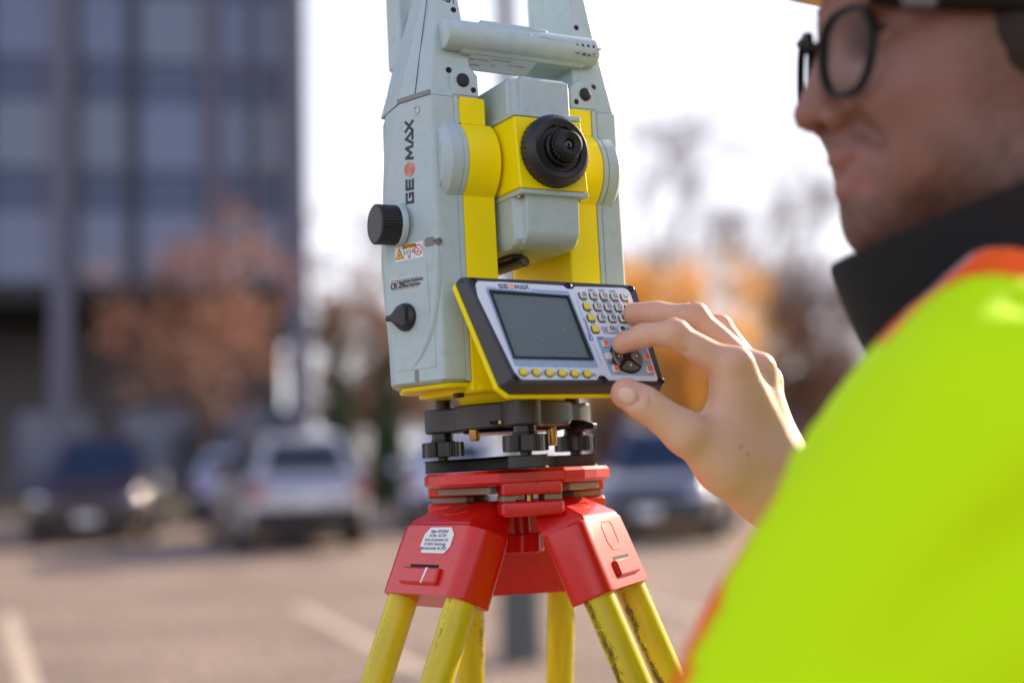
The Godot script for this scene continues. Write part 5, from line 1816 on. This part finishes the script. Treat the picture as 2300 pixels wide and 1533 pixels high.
func building():
	var o := thing("office_block", "tall office block with blue glass bays between pale concrete columns, at the left", "building")
	put(o, -17.76, -40.2, 12.5)
	var conc := mat("concrete", Color(0.40, 0.40, 0.46), 0.85)
	var darkc := mat("dark_metal_panel", Color(0.22, 0.25, 0.31), 0.5)
	var pane := mat("blue_pane", Color(0.19, 0.30, 0.50), 0.16, 0.0, 0.8)
	var pane2 := mat("grey_pane", Color(0.26, 0.34, 0.47), 0.22, 0.0, 0.8)
	var spd := mat("spandrel", Color(0.24, 0.31, 0.45), 0.3)
	# local x: 11.1 is the right-hand corner; the front is at z = 0
	var H := 34.0
	var m := MM.new()
	m.box(Vector3(-6.0, 6.6 + (H - 6.6) / 2.0, -9.0), Vector3(33.6, H - 6.6, 17.2))
	part("wall", m, darkc, o)
	m = MM.new()
	m.box(Vector3(-6.0, H + 0.3, -9.0), Vector3(34.4, 0.6, 18.2), 0.05)
	part("roof", m, conc, o)
	m = MM.new()
	m.box(Vector3(-6.0, 6.75, -8.6), Vector3(34.0, 0.5, 18.0), 0.03)
	part("soffit", m, mat("soffit_panel", Color(0.14, 0.13, 0.13), 0.7), o)
	m = MM.new()
	m.box(Vector3(-6.0, 3.2, -12.0), Vector3(33.0, 6.4, 10.0))
	part("ground_floor_wall", m, mat("stone_cladding", Color(0.40, 0.39, 0.41), 0.8), o)
	# columns from the ground to the roof
	for c in [[3.3, 0.66, 0.0], [10.75, 0.72, 0.0], [-4.4, 0.66, 0.0], [-12.0, 0.66, 0.0], [-20.0, 0.66, 0.0]]:
		m = MM.new()
		m.box(Vector3(c[0], H / 2.0, 0.25), Vector3(c[1], H, 0.9), 0.04)
		part("column", m, conc, o)
	# thin fins
	for x in [5.4, 8.0, 9.35, -1.8, 0.8, -7.0, -9.6]:
		m = MM.new()
		m.box(Vector3(x, 6.9 + (H - 6.9) / 2.0, 0.02), Vector3(0.42 if absf(x - 8.0) < 0.1 else 0.22, H - 7.4, 0.5), 0.02)
		part("fin", m, conc if x > 7 else darkc, o)
	var bays := [[3.75, 5.2], [5.65, 7.7], [8.3, 9.15], [9.55, 10.3], [-1.6, 0.6], [1.0, 2.85], [-3.95, -2.0], [-6.8, -4.85], [-9.4, -7.2], [-11.55, -9.8]]
	var k := 0
	for b in bays:
		for f in 7:
			var y0 := 7.2 + f * 3.7
			m = MM.new()
			m.box(Vector3((b[0] + b[1]) / 2.0, y0 + 1.25, -0.36), Vector3(b[1] - b[0], 2.3, 0.06), 0.01)
			part("window_pane", m, pane if (k * 7 + f * 3) % 5 < 3 else pane2, o)
			m = MM.new()
			m.box(Vector3((b[0] + b[1]) / 2.0, y0 + 3.05, -0.34), Vector3(b[1] - b[0], 1.2, 0.1), 0.01)
			part("spandrel_panel", m, spd, o)
		k += 1
	for i in 9:
		m = MM.new()
		m.box(Vector3(-20.0 + i * 3.7, 1.9, -6.96), Vector3(2.6, 2.8, 0.08), 0.01)
		part("window_pane", m, pane, o)
	m = MM.new()
	m.box(Vector3(7.3, 1.25, -6.94), Vector3(1.8, 2.5, 0.1), 0.02)
	part("door", m, darkc, o)
	# a low brick building seen between the trees
	var p := thing("low_building", "low brown building far behind the trees at the right", "building")
	put(p, 26.0, -78.0)
	m = MM.new()
	m.box(Vector3(0, 2.6, 0), Vector3(44, 5.2, 12))
	part("wall", m, mat("brown_brick", Color(0.36, 0.26, 0.21), 0.85), p)
	m = MM.new()
	m.box(Vector3(0, 5.35, 0), Vector3(45, 0.4, 13), 0.05)
	part("roof", m, darkc, p)
	for i in 10:
		m = MM.new()
		m.box(Vector3(-19.5 + i * 4.3, 2.4, 6.02), Vector3(2.0, 1.8, 0.1), 0.01)
		part("window", m, pane, p)

func pole():
	var o := thing("light_pole", "slim dark light pole on a grey concrete pier behind the tripod", "street lamp")
	put(o, -0.04, -7.3)
	var m := MM.new()
	m.cyl(Vector3(0, -0.05, 0), Vector3(0, 0.62, 0), 0.135, 0.13, 28, 0.02)
	part("pier", m, mat("pier_concrete", Color(0.33, 0.34, 0.34), 0.85), o)
	m = MM.new()
	m.cyl(Vector3(0, 0.6, 0), Vector3(0, 6.4, 0), 0.056, 0.05, 16)
	m.box(Vector3(0, 0.64, 0), Vector3(0.2, 0.04, 0.2), 0.005)
	part("pole", m, mat("bronze_paint", Color(0.05, 0.05, 0.05), 0.8), o)
	m = MM.new()
	m.box(Vector3(0.3, 6.42, 0), Vector3(0.75, 0.1, 0.3), 0.03)
	part("lamp_head", m, M.bronze_paint, o)

# ---- trees: a tapered trunk with limbs, and a crown of leaf-sized faces spread through clumps
func trees():
	leaf_tree("maple_tree", "russet maple in front of the office block", "trees round the car park", -7.0, -28.0, 7.4, 2.45, 2.45, 5.0, [Color(0.36, 0.17, 0.11), Color(0.30, 0.16, 0.12), Color(0.44, 0.24, 0.16)], 3000, 0.075, 11)
	leaf_tree("maple_tree", "bright orange maple right of the total station", "trees round the car park", 4.7, -36.5, 8.3, 3.0, 2.7, 5.2, [Color(0.9, 0.52, 0.09), Color(0.92, 0.58, 0.13), Color(0.72, 0.42, 0.1)], 6500, 0.085, 12)
	leaf_tree("maple_tree", "golden maple behind the keypad and hand", "trees round the car park", 4.2, -40.0, 7.4, 2.6, 2.6, 4.4, [Color(0.92, 0.54, 0.05), Color(0.82, 0.46, 0.07)], 6500, 0.085, 13)
	leaf_tree("oak_tree", "brown oak just right of the office block", "trees round the car park", -5.2, -46.0, 9.6, 2.6, 3.4, 5.2, [Color(0.34, 0.2, 0.11), Color(0.42, 0.27, 0.16), Color(0.3, 0.16, 0.1)], 13000, 0.09, 14)
	leaf_tree("oak_tree", "tan oak behind the white car's roof", "trees round the car park", -2.2, -50.0, 8.0, 2.8, 3.0, 4.4, [Color(0.4, 0.26, 0.15), Color(0.46, 0.3, 0.16)], 10000, 0.09, 15)
	leaf_tree("oak_tree", "grey brown oak beside the person's chin", "trees round the car park", 10.2, -44.0, 7.2, 3.0, 2.6, 4.2, [Color(0.25, 0.16, 0.11), Color(0.3, 0.18, 0.12)], 7000, 0.09, 16)
	shade_trees()
	for q in [[4.9, -55.0, 21.0, "tall bare tree right of the telescope"], [10.0, -50.0, 17.0, "bare tree between the telescope and the person's nose"], [8.2, -46.0, 10.5, "smaller bare tree behind the orange maple"], [-5.6, -60.0, 17.5, "bare tree rising beside the office block's corner"], [12.6, -47.0, 12.2, "bare tree in front of the person's mouth"], [1.2, -62.0, 14.0, "bare tree hidden mostly by the total station"], [6.6, -58.0, 14.5, "bare tree behind and between the two tall ones at the right"], [14.6, -58.0, 12.5, "bare tree just left of the person's lips, farthest right"]]:
		bare_tree(q[3], q[0], q[1], q[2])
	conifer("narrow dark conifer nearest the total station's knob", -3.3, -32.0, 3.6, 0.62)
	conifer("narrow dark conifer, left one of the pair behind the silver car", -4.5, -32.0, 3.7, 0.6)
	# far wood that closes the view
	var mm := MultiMesh.new()
	mm.transform_format = MultiMesh.TRANSFORM_3D
	mm.use_colors = true
	mm.mesh = leaf_mesh(0.34)
	var r := RandomNumberGenerator.new()
	r.seed = 77
	mm.instance_count = 34000
	for i in mm.instance_count:
		var x := r.randf_range(-70, 90)
		var top := 5.2 + 2.0 * sin(x * 0.21) + 1.6 * sin(x * 0.53 + 1.0)
		var y := r.randf() * r.randf_range(0.6, 1.0) * top
		mm.set_instance_transform(i, G * Transform3D(Basis.from_euler(Vector3(r.randf() * TAU, r.randf() * TAU, 0)), Vector3(x, y, -70.0 - r.randf() * 14.0)))
		mm.set_instance_color(i, Color(0.2, 0.12, 0.075).lerp(Color(0.3, 0.19, 0.1), r.randf()))
	var w := MultiMeshInstance3D.new()
	w.multimesh = mm
	w.name = "woodland"
	var lm := mat("far_leaves", Color.WHITE, 0.8)
	lm.vertex_color_use_as_albedo = true
	w.material_override = lm
	add_child(w)
	w.set_meta("kind", "stuff")
	w.set_meta("label", "brown autumn woodland far behind the car park")

func shade_trees():
	leaf_tree("oak_tree", "oak standing off to the right, its shade lying across the bays", "trees round the car park", 15.5, -20.5, 10.0, 2.6, 3.0, 6.8, [Color(0.4, 0.26, 0.15), Color(0.46, 0.3, 0.16)], 5000, 0.09, 25)
	leaf_tree("oak_tree", "second oak off to the right, farther from the lens", "trees round the car park", 22.0, -25.0, 10.5, 2.8, 3.0, 7.2, [Color(0.4, 0.26, 0.15), Color(0.34, 0.2, 0.11)], 5000, 0.09, 26)

func leaf_mesh(s: float) -> ArrayMesh:
	var m := MM.new()
	m.quad(Vector3(-s * 0.5, 0, 0), Vector3(0, -s * 0.32, s * 0.1), Vector3(s * 0.5, 0, 0), Vector3(0, s * 0.32, s * 0.1))
	return m.mesh()

func limbs(m: MM, r: RandomNumberGenerator, p: Vector3, d: Vector3, len: float, rad: float, depth: int, spread: float, tips: Array):
	var q := p + d * len
	var mid := p.lerp(q, 0.5) + Vector3(r.randf_range(-1, 1), 0, r.randf_range(-1, 1)) * len * 0.06
	m.tube([p, mid, q], [rad, rad * 0.82, rad * 0.62], 5 if depth < 3 else 7)
	if depth == 0:
		tips.append(q)
		return
	for i in (3 if depth > 1 else 2):
		var side := Vector3(r.randf_range(-1, 1), r.randf_range(-0.15, 0.6), r.randf_range(-1, 1)).normalized()
		limbs(m, r, p.lerp(q, r.randf_range(0.55, 1.0)), (d + side * spread).normalized(), len * r.randf_range(0.58, 0.8), rad * 0.6, depth - 1, spread, tips)

func leaf_tree(called: String, label: String, group: String, x: float, z: float, h: float, rx: float, ry: float, cy: float, cols: Array, n: int, leaf: float, sd: int):
	var o := thing(called, label, "tree", Vector3.ZERO, 0.0, group)
	put(o, x, z)
	var r := RandomNumberGenerator.new()
	r.seed = sd
	var m := MM.new()
	var tips := []
	limbs(m, r, Vector3(0, -0.1, 0), Vector3.UP, cy * 0.5, 0.14, 4, 0.75, tips)
	if not M.has("bark"): mat("bark", Color(0.24, 0.18, 0.15), 0.9)
	part("trunk", m, M.bark, o, 60)
	var clumps := []
	for i in 46:
		var v := Vector3(r.randfn(), r.randfn(), r.randfn()).normalized() * pow(r.randf(), 0.4)
		clumps.append([Vector3(v.x * rx, cy + v.y * ry, v.z * rx) * Vector3(0.86, 1.0, 0.86) + Vector3(0, -0.1 * ry, 0), r.randf_range(0.16, 0.36) * rx, cols[r.randi() % cols.size()]])
	var mm := MultiMesh.new()
	mm.transform_format = MultiMesh.TRANSFORM_3D
	mm.use_colors = true
	mm.mesh = leaf_mesh(leaf * 2.0)
	mm.instance_count = n
	for i in n:
		var c = clumps[r.randi() % clumps.size()]
		var v := Vector3(r.randfn(), r.randfn(), r.randfn()) * 0.5
		mm.set_instance_transform(i, Transform3D(Basis.from_euler(Vector3(r.randf() * TAU, r.randf() * TAU, r.randf() * TAU)) * r.randf_range(0.6, 1.4), c[0] + v * c[1]))
		var col: Color = c[2]
		mm.set_instance_color(i, col * r.randf_range(0.75, 1.25))
	var w := MultiMeshInstance3D.new()
	w.multimesh = mm
	w.name = "crown"
	w.set_meta("kind", "stuff")
	if not M.has("leaves"):
		var lm := mat("leaves", Color.WHITE, 0.7)
		lm.vertex_color_use_as_albedo = true
		lm.backlight_enabled = true
		lm.backlight = Color(0.7, 0.7, 0.7)
	w.material_override = M.leaves
	o.add_child(w, true)

func bare_tree(label: String, x: float, z: float, h: float):
	var o := thing("bare_tree", label, "tree", Vector3.ZERO, 0.0, "bare trees beyond the car park")
	put(o, x, z)
	var r := RandomNumberGenerator.new()
	r.seed = int(absf(x) * 100 + h)
	var m := MM.new()
	var tips := []
	limbs(m, r, Vector3(0, -0.1, 0), Vector3.UP, h * 0.3, h * 0.008, 5, 0.68, tips)
	var pale = M.pale_bark if M.has("pale_bark") else mat("pale_bark", Color(0.58, 0.53, 0.52), 0.9)
	part("trunk", m, pale, o, 60)
	var mm := MultiMesh.new()
	mm.transform_format = MultiMesh.TRANSFORM_3D
	var tw := MM.new()
	tw.tube([Vector3.ZERO, Vector3(0.05, 0.5, 0.02), Vector3(0.0, 1.0, 0.1)], [0.013, 0.010, 0.006], 3)
	mm.mesh = tw.mesh()
	var per := 9
	mm.instance_count = tips.size() * per
	for i in tips.size():
		for j in per: mm.set_instance_transform(i * per + j, Transform3D(Basis.from_euler(Vector3(r.randf_range(-1.1, 1.1), r.randf() * TAU, r.randf_range(-1.1, 1.1))) * r.randf_range(0.5, 1.2), tips[i]))
	var w := MultiMeshInstance3D.new()
	w.multimesh = mm
	w.name = "twigs"
	w.set_meta("kind", "stuff")
	w.material_override = pale
	o.add_child(w, true)

func conifer(label: String, x: float, z: float, h: float, rad: float):
	var o := thing("conifer", label, "tree", Vector3.ZERO, 0.0, "conifers by the verge")
	put(o, x, z)
	var r := RandomNumberGenerator.new()
	r.seed = int(absf(x) * 1000)
	var m := MM.new()
	m.cyl(Vector3(0, -0.1, 0), Vector3(0, h * 0.9, 0), 0.08, 0.02, 8)
	part("trunk", m, M.bark, o)
	var mm := MultiMesh.new()
	mm.transform_format = MultiMesh.TRANSFORM_3D
	mm.use_colors = true
	mm.mesh = leaf_mesh(0.16)
	mm.instance_count = 5000
	for i in 5000:
		var f := pow(r.randf(), 0.8)
		var rr := rad * pow(1.0 - f, 0.7) * sqrt(r.randf()) * r.randf_range(0.8, 1.15)
		var a := r.randf() * TAU
		mm.set_instance_transform(i, Transform3D(Basis.from_euler(Vector3(r.randf_range(-0.6, 0.6), r.randf() * TAU, r.randf_range(0.9, 2.2))), Vector3(cos(a) * rr, 0.15 + f * h, sin(a) * rr)))
		mm.set_instance_color(i, Color(0.045, 0.075, 0.03) * r.randf_range(0.7, 1.5))
	var w := MultiMeshInstance3D.new()
	w.multimesh = mm
	w.name = "crown"
	w.set_meta("kind", "stuff")
	w.material_override = M.leaves
	o.add_child(w, true)

# ---- cars, built nose towards +x; every car is a thing with its own body, glass, wheels and lamps
func cars():
	mat("car_glass", Color(0.1, 0.14, 0.15), 0.08, 0.0, 0.55)
	mat("tyre", Color(0.06, 0.06, 0.06), 0.85)
	mat("rim_metal", Color(0.55, 0.55, 0.56), 0.3, 0.9)
	mat("lamp_chrome", Color(0.95, 0.95, 0.95), 0.12, 1.0)
	mat("tail_lamp", Color(0.55, 0.03, 0.04), 0.15, 0.0, 0.8)
	mat("car_black", Color(0.04, 0.04, 0.045), 0.6)
	mat("plate_white", Color(0.85, 0.86, 0.88), 0.5)
	car("dark maroon SUV parked nose out under the russet maple", -7.5, -22.6, -90.0 + 12.0, paint_mat("maroon_paint", Color(0.19, 0.08, 0.1), 0.4), 4.8, 1.95, 1.82, true, "suv")
	car("silver SUV seen from behind, left of the tripod", -3.75, -19.6, 90.0 + 20.0, paint_mat("silver_paint", Color(0.66, 0.655, 0.67), 0.4), 4.6, 1.86, 1.68, true, "suv")
	car("pale blue hatchback between the maroon and silver SUVs", -6.3, -28.5, 90.0 + 8.0, paint_mat("ice_blue_paint", Color(0.62, 0.7, 0.85), 0.2), 4.3, 1.8, 1.55, false, "hatch")
	car("white SUV partly hidden by the tribrach", -1.35, -24.2, 90.0 + 6.0, paint_mat("white_paint", Color(0.8, 0.83, 0.9), 0.1), 4.6, 1.88, 1.72, true, "suv")
	car("dark grey SUV facing the lens, below the hand", 2.3, -19.6, -90.0 - 14.0, paint_mat("graphite_paint", Color(0.30, 0.31, 0.36), 0.6), 4.6, 1.9, 1.68, true, "suv")
	car("navy car roof behind the maroon SUV", -9.4, -29.6, 90.0 + 4.0, paint_mat("navy_paint", Color(0.06, 0.08, 0.14), 0.4), 4.7, 1.85, 1.85, true, "suv")

func paint_mat(called: String, c: Color, metal: float) -> StandardMaterial3D:
	var m := mat(called, c, 0.32, metal)
	m.clearcoat_enabled = true
	m.clearcoat = 1.0
	m.clearcoat_roughness = 0.04
	return m

func car(label: String, x: float, z: float, turn: float, paint: Material, L: float, Wd: float, H: float, tall: bool, _kind: String):
	var o := thing("parked_car", label, "car", Vector3.ZERO, 0.0, "cars parked in the bays")
	put(o, x, z, turn)
	var hl := L / 2.0
	var hw := Wd / 2.0
	var belt := H * (0.6 if tall else 0.62)
	var hood := H * (0.585 if tall else 0.56)
	# lower body: [x, bottom, top, half width]
	var m := MM.new()
	var rings := []
	for e in [[-hl, 0.42, belt * 0.86, 0.78], [-hl + 0.12, 0.30, belt * 0.97, 0.93], [-hl + 0.6, 0.24, belt, 1.0], [0.0, 0.22, belt, 1.0], [hl * 0.36, 0.22, belt * 0.995, 1.0], [hl * 0.52, 0.23, hood + 0.02, 0.99], [hl - 0.45, 0.24, hood - 0.06, 0.97], [hl - 0.1, 0.28, hood - 0.17, 0.88], [hl, 0.36, hood - 0.32, 0.74]]:
		var w: float = hw * e[3]
		var poly := MM.round_poly([Vector2(-w * 0.97, e[1]), Vector2(w * 0.97, e[1]), Vector2(w, e[1] + (e[2] - e[1]) * 0.55), Vector2(w * 0.9, e[2]), Vector2(-w * 0.9, e[2]), Vector2(-w, e[1] + (e[2] - e[1]) * 0.55)], [0.08, 0.08, 0.12, 0.14, 0.14, 0.12], 4)
		var r := PackedVector3Array()
		for q in poly: r.append(Vector3(e[0], q.y, -q.x))
		rings.append(r)
	m.loft(rings)
	var body := part("body", m, paint, o, 50)
	# cabin: a frustum; base and roof corners
	var yb := belt - 0.03
	var xb0 := hl * 0.47
	var xb1 := -hl + (0.1 if tall else 0.12)
	var xt0 := hl * 0.1
	var xt1 := -hl + (0.42 if tall else 0.75)
	var wb := hw * 0.92
	var wt := hw * (0.63 if tall else 0.66)
	var base := [Vector3(xb0, yb, wb * 0.9), Vector3(xb0, yb, -wb * 0.9), Vector3(xb1, yb, -wb * 0.95), Vector3(xb1, yb, wb * 0.95)]
	var top := [Vector3(xt0, H - 0.07, wt), Vector3(xt0, H - 0.07, -wt), Vector3(xt1, H - 0.08, -wt * 0.95), Vector3(xt1, H - 0.08, wt * 0.95)]
	var roof := [Vector3(xt0 - 0.3, H, wt * 0.86), Vector3(xt0 - 0.3, H, -wt * 0.86), Vector3(xt1 + 0.22, H - 0.01, -wt * 0.84), Vector3(xt1 + 0.22, H - 0.01, wt * 0.84)]
	m = MM.new()
	m.loft([PackedVector3Array(base), PackedVector3Array(top), PackedVector3Array(roof)])
	part("cabin", m, paint, o, 30)
	for face in [[0, 1, "windscreen", 0.07, 0.93, 0.08, 0.93], [2, 3, "rear_window", 0.1, 0.9, 0.2 if tall else 0.12, 0.9], [3, 0, "side_window", 0.08, 0.52, 0.12, 0.86], [3, 0, "side_window", 0.55, 0.87, 0.12, 0.86], [1, 2, "side_window", 0.13, 0.45, 0.12, 0.86], [1, 2, "side_window", 0.48, 0.92, 0.12, 0.86]]:
		var b0: Vector3 = base[face[0]]
		var b1: Vector3 = base[face[1]]
		var t0: Vector3 = top[face[0]]
		var t1: Vector3 = top[face[1]]
		var nn := (b1 - b0).cross(t0 - b0).normalized()
		var pt := func(u: float, v: float) -> Vector3: return b0.lerp(b1, u).lerp(t0.lerp(t1, u), v) + nn * 0.012
		m = MM.new()
		var ring := PackedVector3Array([pt.call(face[3], face[5]), pt.call(face[4], face[5]), pt.call(face[4], face[6]), pt.call(face[3], face[6])])
		var inner := PackedVector3Array()
		for q in ring: inner.append(q - nn * 0.03)
		m.loft([inner, ring])
		part(face[2], m, M.car_glass, o, 20)
	# wheels in dark arches
	var rad := H * 0.21
	for sx in [-1, 1]:
		for sz in [-1, 1]:
			var c := Vector3(sx * hl * 0.6, rad, sz * (hw - 0.1))
			var t := Transform3D(Basis(Vector3.RIGHT, Vector3(0, 0, sz), Vector3(0, -sz, 0)), c)
			m = MM.new()
			m.t = t
			m.lathe([Vector2(0, -0.12), Vector2(rad * 1.16, -0.12), Vector2(rad * 1.16, 0.075), Vector2(0, 0.075)], 26)
			part("wheel_arch", m, M.car_black, body)
			m = MM.new()
			m.t = t
			m.lathe([Vector2(0, -0.1), Vector2(rad, -0.1), Vector2(rad, 0.1), Vector2(rad * 0.93, 0.12), Vector2(rad * 0.68, 0.115), Vector2(rad * 0.66, 0.08), Vector2(0, 0.08)], 28)
			var wh := part("wheel", m, M.tyre, o)
			m = MM.new()
			m.t = t
			for s in 5:
				var a := TAU * s / 5.0
				m.cyl(Vector3(0, 0.1, 0), Vector3(cos(a) * rad * 0.66, 0.095, sin(a) * rad * 0.66), 0.035, 0.028, 6)
			m.lathe([Vector2(0, 0.085), Vector2(0.07, 0.085), Vector2(0.06, 0.125), Vector2(0, 0.13)], 12)
			part("rim", m, M.rim_metal, wh)
	# nose
	m = MM.new()
	m.box(Vector3(hl - 0.09, hood * 0.66, 0), Vector3(0.16, 0.26, Wd * 0.46), 0.03)
	for i in 3: m.box(Vector3(hl - 0.005, hood * 0.66 - 0.07 + i * 0.07, 0), Vector3(0.02, 0.018, Wd * 0.44))
	part("grille", m, M.car_black, o)
	m = MM.new()
	m.box(Vector3(hl - 0.1, 0.42, 0), Vector3(0.24, 0.26, Wd * 0.84), 0.06)
	part("bumper", m, M.car_black if tall else paint, o)
	m = MM.new()
	m.box(Vector3(hl + 0.03, 0.44, 0), Vector3(0.02, 0.13, 0.34), 0.004)
	part("number_plate", m, M.plate_white, o)
	m = MM.new()
	m.box(Vector3(-hl + 0.1, 0.46, 0), Vector3(0.26, 0.34, Wd * 0.86), 0.06)
	part("bumper", m, M.car_black, o)
	m = MM.new()
	m.box(Vector3(-hl - 0.01, belt * 0.72, 0), Vector3(0.03, 0.13, 0.34), 0.004)
	part("number_plate", m, M.plate_white, o)
	for s in [-1, 1]:
		m = MM.new()
		m.ball(Vector3(hl - 0.26, hood * 0.7, s * hw * 0.68), Vector3(0.24, 0.11, 0.26), 22, 14)
		part("headlight", m, M.lamp_chrome, o, 60)
		m = MM.new()
		m.box(Vector3(-hl + 0.12, belt * 0.84, s * hw * 0.78), Vector3(0.3, 0.2, 0.26), 0.05)
		part("tail_light", m, M.tail_lamp, o)
		m = MM.new()
		m.ball(Vector3(hl * 0.36, belt + 0.08, s * (hw + 0.08)), Vector3(0.07, 0.08, 0.12), 14, 10)
		part("mirror", m, paint, o, 60)
		m = MM.new()
		m.box(Vector3(-0.05, H + 0.02, s * wt * 0.86), Vector3(L * 0.4, 0.03, 0.04), 0.008)
		part("roof_rail", m, M.car_black if not tall else M.rim_metal, o)
		for dx in [-0.55, 0.5]:
			m = MM.new()
			m.box(Vector3(dx, belt * 0.9, s * (hw * 0.985)), Vector3(0.22, 0.03, 0.04), 0.008)
			part("door_handle", m, paint, o)
